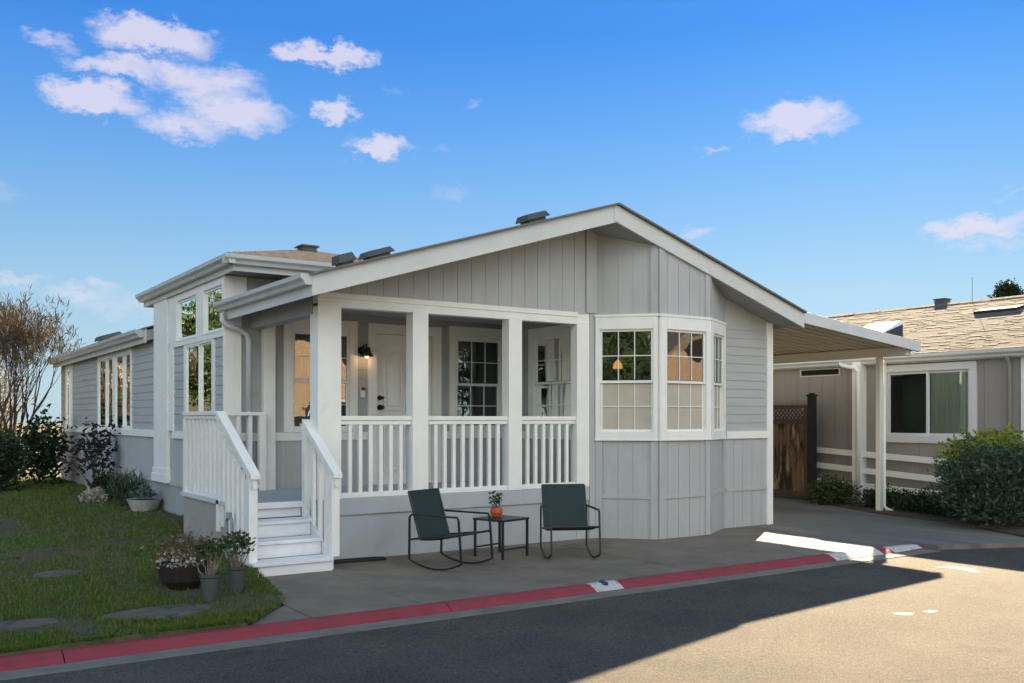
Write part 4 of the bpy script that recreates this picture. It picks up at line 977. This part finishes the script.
# right bed
bush('large_bush', (9.72, -2.35, .60), (.92, .92, .66), 11000, .085, LF_GREYG, 'large grey green bush at the right edge in front of the neighbouring wall', seed=1, aspect=.30, up=.7, shell=.45)
bush('yellow_shrub', (10.75, -1.75, .92), (.80, .85, .52), 5000, .09, LF_YEL, 'bright yellow green shrub behind the large grey green bush', seed=2, up=.5, shell=.4)
bush('low_bush', (10.75, 1.35, .22), (.42, .5, .30), 2300, .07, LF_MID, 'low green bush at the foot of the neighbouring white column', seed=3, group='low bushes in the bed', up=.5)
for k, (x, y, s, lb) in enumerate(((10.72, .25, .30, 'low dark bush just behind the carport post'), (10.55, -.55, .30, 'low dark bush in the bed under the slider window'), (10.35, -1.2, .30, 'low dark bush touching the large grey green bush'))):
    bush('low_bush', (x, y, .17), (.34, .50, .24*s/.3), 2200, .055, LF_DARK, lb, seed=10+k, group='low bushes in the bed', up=.6)
# potted plants by the steps
def pot(name, loc, prof, m, label, cat='plant pot', group=None, soil=True):
    root = empty(name, loc); tag(root, label, cat, group)
    MB().lathe(prof, (0, 0, 0), 28).build('pot', m, root, smooth=False)
    r_, z_ = max((q for q in prof), key=lambda q: q[1]); 
    MB().lathe([(.001, z_-.03), (r_*.86, z_-.03), (r_*.86, z_-.02), (.001, z_-.02)], (0, 0, 0), 20).build('soil', SOIL, root)
    return root
lz = lambda x, y: lawn_z(x, y)
rnd = random.Random(21)
P1 = pot('bowl_planter', (-1.72, -1.0, lz(-1.72, -1.0)-.01), [(.16, 0), (.25, .10), (.285, .24), (.29, .27), (.27, .27), (.26, .24)], BROWNPOT, 'wide dark brown planter of reddish plants left of the porch steps')
P1.scale = (.84, .84, .84); m = MB(); leaves(m, (0, 0, .42), (.36, .36, .20), 480, .055, rnd, up=.4); m.build('foliage', LF_DRY, P1)
m = MB(); leaves(m, (-.05, -.15, .33), (.36, .26, .10), 150, .04, rnd, aspect=.9); m.build('flowers', LF_PALE, P1)
m = MB(); stems(m, (0, 0, .22), 26, .42, .3, rnd, .005); m.build('stem', LF_DRY, P1)
tall = [(.065, 0), (.075, .02), (.095, .26), (.105, .27), (.105, .30), (.095, .30), (.09, .27)]
for x, y, lb, s in ((-1.74, -1.86, 'tall grey tapered pot of jade plant nearest the kerb', 31), (-1.40, -1.52, 'tall grey tapered pot of jade plant closest to the porch steps', 37)):
    rnd = random.Random(s); Q = pot('plant_pot', (x, y, lz(x, y)-.01), tall, GREYPOT, lb, group='tall grey pots by the steps'); Q.scale = (.80, .80, .80)
    m = MB(); stems(m, (0, 0, .26), 14, .30, .20, rnd, .009); m.build('stem', mat('pale_stem', (.22, .18, .13), .8), Q)
    m = MB(); leaves(m, (0, 0, .55), (.20, .20, .13), 260, .05, rnd, aspect=.7, up=.5); m.build('foliage', LF_MID, Q)
    m = MB(); leaves(m, (.0, 0, .62), (.14, .14, .07), 60, .045, rnd, aspect=.7, up=.5); m.build('flowers', LF_DRY, Q)
# pale bowl by the left wall
B = pot('bowl_planter', (-.60, 5.45, lz(-.60, 5.45)-.02), [(.20, 0), (.26, .06), (.34, .25), (.36, .30), (.34, .30), (.32, .26)], WHITEPOT, 'pale round bowl planter with bluish succulents by the left wall')
B.scale = (.72, .72, .72); rnd = random.Random(5); m = MB(); leaves(m, (0, 0, .36), (.26, .26, .12), 420, .085, rnd, aspect=.5, up=.7, bottom=-.2); leaves(m, (.02, 0, .45), (.10, .10, .12), 120, .10, rnd, aspect=.4, up=.9); m.build('foliage', LF_SUCC, B)
# red pot on the table
RP = pot('flower_pot', (1.94, -.66, .45), [(.04, 0), (.055, .01), (.075, .06), (.07, .10), (.062, .115), (.05, .115)], TERRA, 'small glossy red pot with a sprig on the side table', 'flower pot')
rnd = random.Random(9); m = MB(); stems(m, (0, 0, .09), 9, .20, .10, rnd, .004); m.build('stem', LF_MID, RP)
m = MB(); leaves(m, (0, 0, .20), (.085, .07, .075), 60, .04, rnd, aspect=.7); m.build('foliage', LF_MID, RP)
m = MB(); leaves(m, (.06, .02, .25), (.03, .03, .03), 25, .03, rnd, aspect=.8); m.build('flower', LF_DRY, RP); m = MB(); leaves(m, (-.05, .0, .29), (.025, .025, .02), 22, .03, rnd, aspect=.8); m.build('flower', LF_DRY, RP)
# left border
bush('dark_shrub', (-.75, 8.6, 1.05), (.46, .55, .62), 380, .13, LF_PURP, 'tall open shrub with dark purple leaves below the paired windows', seed=41, up=.4, shell=.2, st=12)
bush('dark_shrub', (-.62, 8.2, .36), (.32, .45, .28), 900, .09, LF_DARK, 'dense low dark shrub at the foot of the purple leaved shrub', seed=47, up=.5)
bush('grass_clump', (-.62, 6.5, .38), (.35, .4, .30), 700, .20, LF_GREYG, 'feathery grey green clump beside the pale bowl planter', 'plant', seed=42, up=1.6, aspect=.08, shell=.1)
bush('low_plant', (-.95, 7.6, .27), (.22, .22, .14), 260, .07, LF_PALE, 'small pale flowering plant under the dark shrub', 'plant', seed=43, aspect=.8)
bush('big_leaf_shrub', (-1.0, 13.0, .95), (.55, .65, .85), 1400, .14, LF_DARK, 'tall dark broad leaved shrub at the far end of the left wall', seed=44, aspect=.5, up=.4, shell=.3)
bush('big_leaf_shrub', (-1.7, 14.6, .75), (.55, .7, .7), 1700, .14, LF_DARK, 'dark bush at the left edge of the lawn under the bare tree', seed=45, aspect=.5, up=.4)
bush('big_leaf_shrub', (-2.05, 11.6, .75), (.62, .8, .75), 2000, .11, LF_DARK, 'nearest dark bush at the extreme left edge', seed=46, aspect=.5, up=.4)
bush('tan_shrub', (-1.95, 18, 2.0), (1.2, 1.5, 1.5), 6500, .12, LF_GOLD, 'golden brown twiggy shrub catching sun behind the bare tree', seed=48, aspect=.25, up=.9, shell=.2)
# bare tree
TWIG = leafmat('twigs', (.07, .055, .035), (.14, .105, .06), (.20, .16, .07), rough=.9, trans=.1)
def limb(m, tips, p, d, L_, r, depth, rnd, seg=4, upb=.25, split=(2, 3), spread=.55):
    pts = [p]; rs = [r]
    for k in range(seg):
        d = (d+Vector((rnd.gauss(0, .10), rnd.gauss(0, .10), rnd.gauss(0, .07)+upb*.12))).normalized()
        p = p+d*(L_/seg); pts.append(p); rs.append(r*(1-.42*(k+1)/seg))
    m.tube(pts, rs, 6 if r > .02 else 4)
    if depth == 0: tips.append(p); return
    for k in range(rnd.randint(*split)):
        e = (d+Vector((rnd.gauss(0, spread), rnd.gauss(0, spread), rnd.gauss(0, spread*.5)+upb))).normalized()
        limb(m, tips, pts[rnd.choice((-1, -1, -2))], e, L_*rnd.uniform(.62, .85), rs[-1]*.8, depth-1, rnd, seg, upb, split, spread)
def bare_tree(loc, label, seed, h=1.2, r=.06, n=5, depth=4, leafm=None, group=None):
    rnd = random.Random(seed); root = empty('bare_tree', loc); tag(root, label, 'tree', group); tips = []
    m = MB(); m.tube([(0, 0, -.1), (.02, 0, .25), (0, .02, .5)], [r*1.5, r*1.2, r], 8)
    for k in range(n):
        a = k/n*6.28+rnd.random(); limb(m, tips, Vector((0, 0, .45)), Vector((math.cos(a)*.42, math.sin(a)*.42, 1)).normalized(), h, r*.55, depth, rnd, upb=.45, spread=.30)
    m.build('trunk', BARK, root)
    if leafm:
        m = MB()
        for t in tips: leaves(m, tuple(t-Vector((0, 0, .15))), (.10, .10, .22), 9, .19, rnd, aspect=.10, up=1.8)
        m.build('twigs', leafm, root)
    return root
bare_tree((-1.35, 15.2, .12), 'bare grey branched tree with upright twigs beside the far end of the left wall', 61, h=1.22, r=.08, n=12, depth=4, leafm=TWIG)
bare_tree((-1.95, 15.0, .12), 'bare tree with golden buds cut by the left edge of the picture', 62, h=1.2, r=.06, n=9, depth=4, leafm=TWIG)
# leafy trees
def tree(loc, h, cr_, label, seed, lm, n=9000, size=.22, name='leafy_tree', group=None, trunk=.16):
    rnd = random.Random(seed); root = empty(name, loc); tag(root, label, 'tree', group)
    m = MB(); tips = []
    m.tube([(0, 0, -.2), (.05, .03, h*.2), (0, .05, h*.42)], [trunk*1.3, trunk, trunk*.75], 10)
    for k in range(6):
        a = k/6*6.28+rnd.random(); limb(m, tips, Vector((0, .05, h*rnd.uniform(.3, .42))), Vector((math.cos(a), math.sin(a), .9)).normalized(), h*.22, trunk*.5, 2, rnd)
    m.build('trunk', BARK, root)
    m = MB(); c0 = h-cr_[2]
    pts = [(t.x, t.y, t.z) for t in tips]; rnd.shuffle(pts)
    for k in range(16):
        a = rnd.random()*6.28; q = rnd.random()**.5; c = (cr_[0]*.62*q*math.cos(a), cr_[1]*.62*q*math.sin(a), c0+cr_[2]*rnd.uniform(-.65, .6))
        s = rnd.uniform(.34, .52); leaves(m, c, (cr_[0]*s, cr_[1]*s, cr_[2]*s), n//16, size, rnd, shell=.25)
    m.build('crown', lm, root); return root
tree((65.5, 27.5, -.1), 12.1, (1.25, 1.2, 1.1), 'small round dark tree crown far beyond the neighbouring roof', 71, LF_DARK, 5000, .22, 'far_tree')

# ------------------------------------------------------------------ what the windows mirror: across the street and beside the house
def across(x0, x1, y, label, seed, wm):
    root = empty('street_house', ((x0+x1)/2, y, 0)); tag(root, label, 'house'); ox = (x0+x1)/2
    L0, L1 = x0-ox, x1-ox
    MB().box(L0, L1, -8, 0, -.1, 2.9).build('wall', wm, root)
    g_ = MB(); g_.extr([(L0-.5, 0, 2.85), (0, 0, 5.2), (L1+.5, 0, 2.85), (L1+.5, 0, 2.70), (0, 0, 5.0), (L0-.5, 0, 2.70)], (0, .7, 0), (0, -8.6, 0)); g_.build('roof', SHING, root)
    g_ = MB(); g_.extr([(L0, 0, 2.9), (L1, 0, 2.9), (0, 0, 5.0)], (0, .0, 0), (0, -.1, 0)); g_.build('gable', wm, root)
    for k, u in enumerate((.2, .5, .8)):
        xx = L0+(L1-L0)*u; f = MB().box(xx-.75, xx+.75, .002, .06, 1.1, 2.3).build('window', WHITE, root); MB().box(xx-.65, xx+.65, .061, .07, 1.2, 2.2).build('pane', GLASS, f)
    return root
across(5, 13.5, -17, 'peach stuccoed house across the street, mirrored in the porch windows', 1, PEACH)
across(17.5, 27.5, -17.5, 'pale peach house farther right across the street, mirrored in the bay', 2, PEACH)
across(-37, -27, -17, 'peach house across the street to the left, mirrored in the bay', 3, PEACH)
K = 0
for (x, y, h, r, lb) in ((2, -27, 8.5, 3.2, 'tall dark tree behind the houses across the street, first from the right of the camera'), (14.5, -29, 9.5, 3.4, 'tall dark tree behind the peach house across the street'), (24, -30, 10, 3.6, 'tall dark tree behind the gap between the peach houses'), (34, -30, 9, 3.4, 'tall dark tree at the far right behind the street houses'), (-16, -28, 9.5, 3.8, 'tall dark tree behind the left peach house'), (-8, -26, 9, 3.2, 'tall dark tree behind the camera across the street'), (-25, -27, 9, 3.6, 'tall dark tree at the far left behind the street houses')):
    K += 1; tree((x, y, -.05), h, (r, r, h*.42), lb, 180+K, LF_MID, 5000, .38)
for (x, y, h, r, lm, lb) in ((-16.5, -16.2, 6.5, 2.6, LF_MID, 'broad green tree across the street right of the far left house'), (15.6, -15.6, 7, 1.9, LF_MID, 'dark tree across the street between two peach houses'),
                             (-9.5, -15.0, 6.5, 2.2, LF_DARK, 'dark tree across the street behind the camera'), (-26.5, -16, 8, 2.8, LF_MID, 'tall tree at the far left across the street'),
                             (-5.5, 19, 5.5, 1.8, LF_MID, 'leafy tree on the lawn well beyond the bare trees'), (-8.2, 24, 7.5, 2.6, LF_GOLD, 'golden tree far behind the lawn'), (-6.8, 14.5, 4.2, 1.3, LF_GOLD, 'small golden tree on the left side of the lawn'), (-11, 32, 9, 3.4, LF_DARK, 'tall dark tree far behind the lawn')):
    K += 1; tree((x, y, -.05), h, (r, r, h*.34), lb, 80+K, lm, 6000, .26)
# hedge and small house beyond the left lawn
BH = empty('rear_house', (-3.4, 24.5, 0)); tag(BH, 'tan house partly hidden behind the bare trees at far left', 'house')
MB().box(-9, 2.1, 0, 6, 0, 2.7).build('wall', mat('tan_wall', (.42, .34, .22), .8), BH); g_ = MB(); g_.extr([(0, -.4, 2.65), (0, 3, 3.7), (0, 6.4, 2.65)], (-9.4, 0, 0), (2.5, 0, 0)); g_.build('roof', SHING, BH)

# black hose end by the skirt
m = MB(); m.tube([(.05, -.07, .018), (.35, -.08, .018), (.62, -.10, .018), (.74, -.16, .018), (.72, -.23, .018), (.60, -.24, .018), (.30, -.20, .018), (.05, -.19, .018)], .014, 8)
tag(m.build('garden_hose', BLACK), 'short loop of black hose on the pavement against the porch skirt', 'hose')
# lit pendant inside the bay room
LM = empty('pendant_lamp', (5.0, .75, 2.42)); tag(LM, 'small glowing pendant lamp seen through the left bay window', 'lamp')
MB().lathe([(.015, .05), (.06, .0), (.075, -.07), (.06, -.08)], (0, 0, 0), 18).build('lamp_shade', emis('amber_glass', (1, .45, .12), .30), LM, smooth=True)
MB().tube([(0, 0, .04), (0, 0, .6)], .008, 6).build('cord', BLACK, LM)
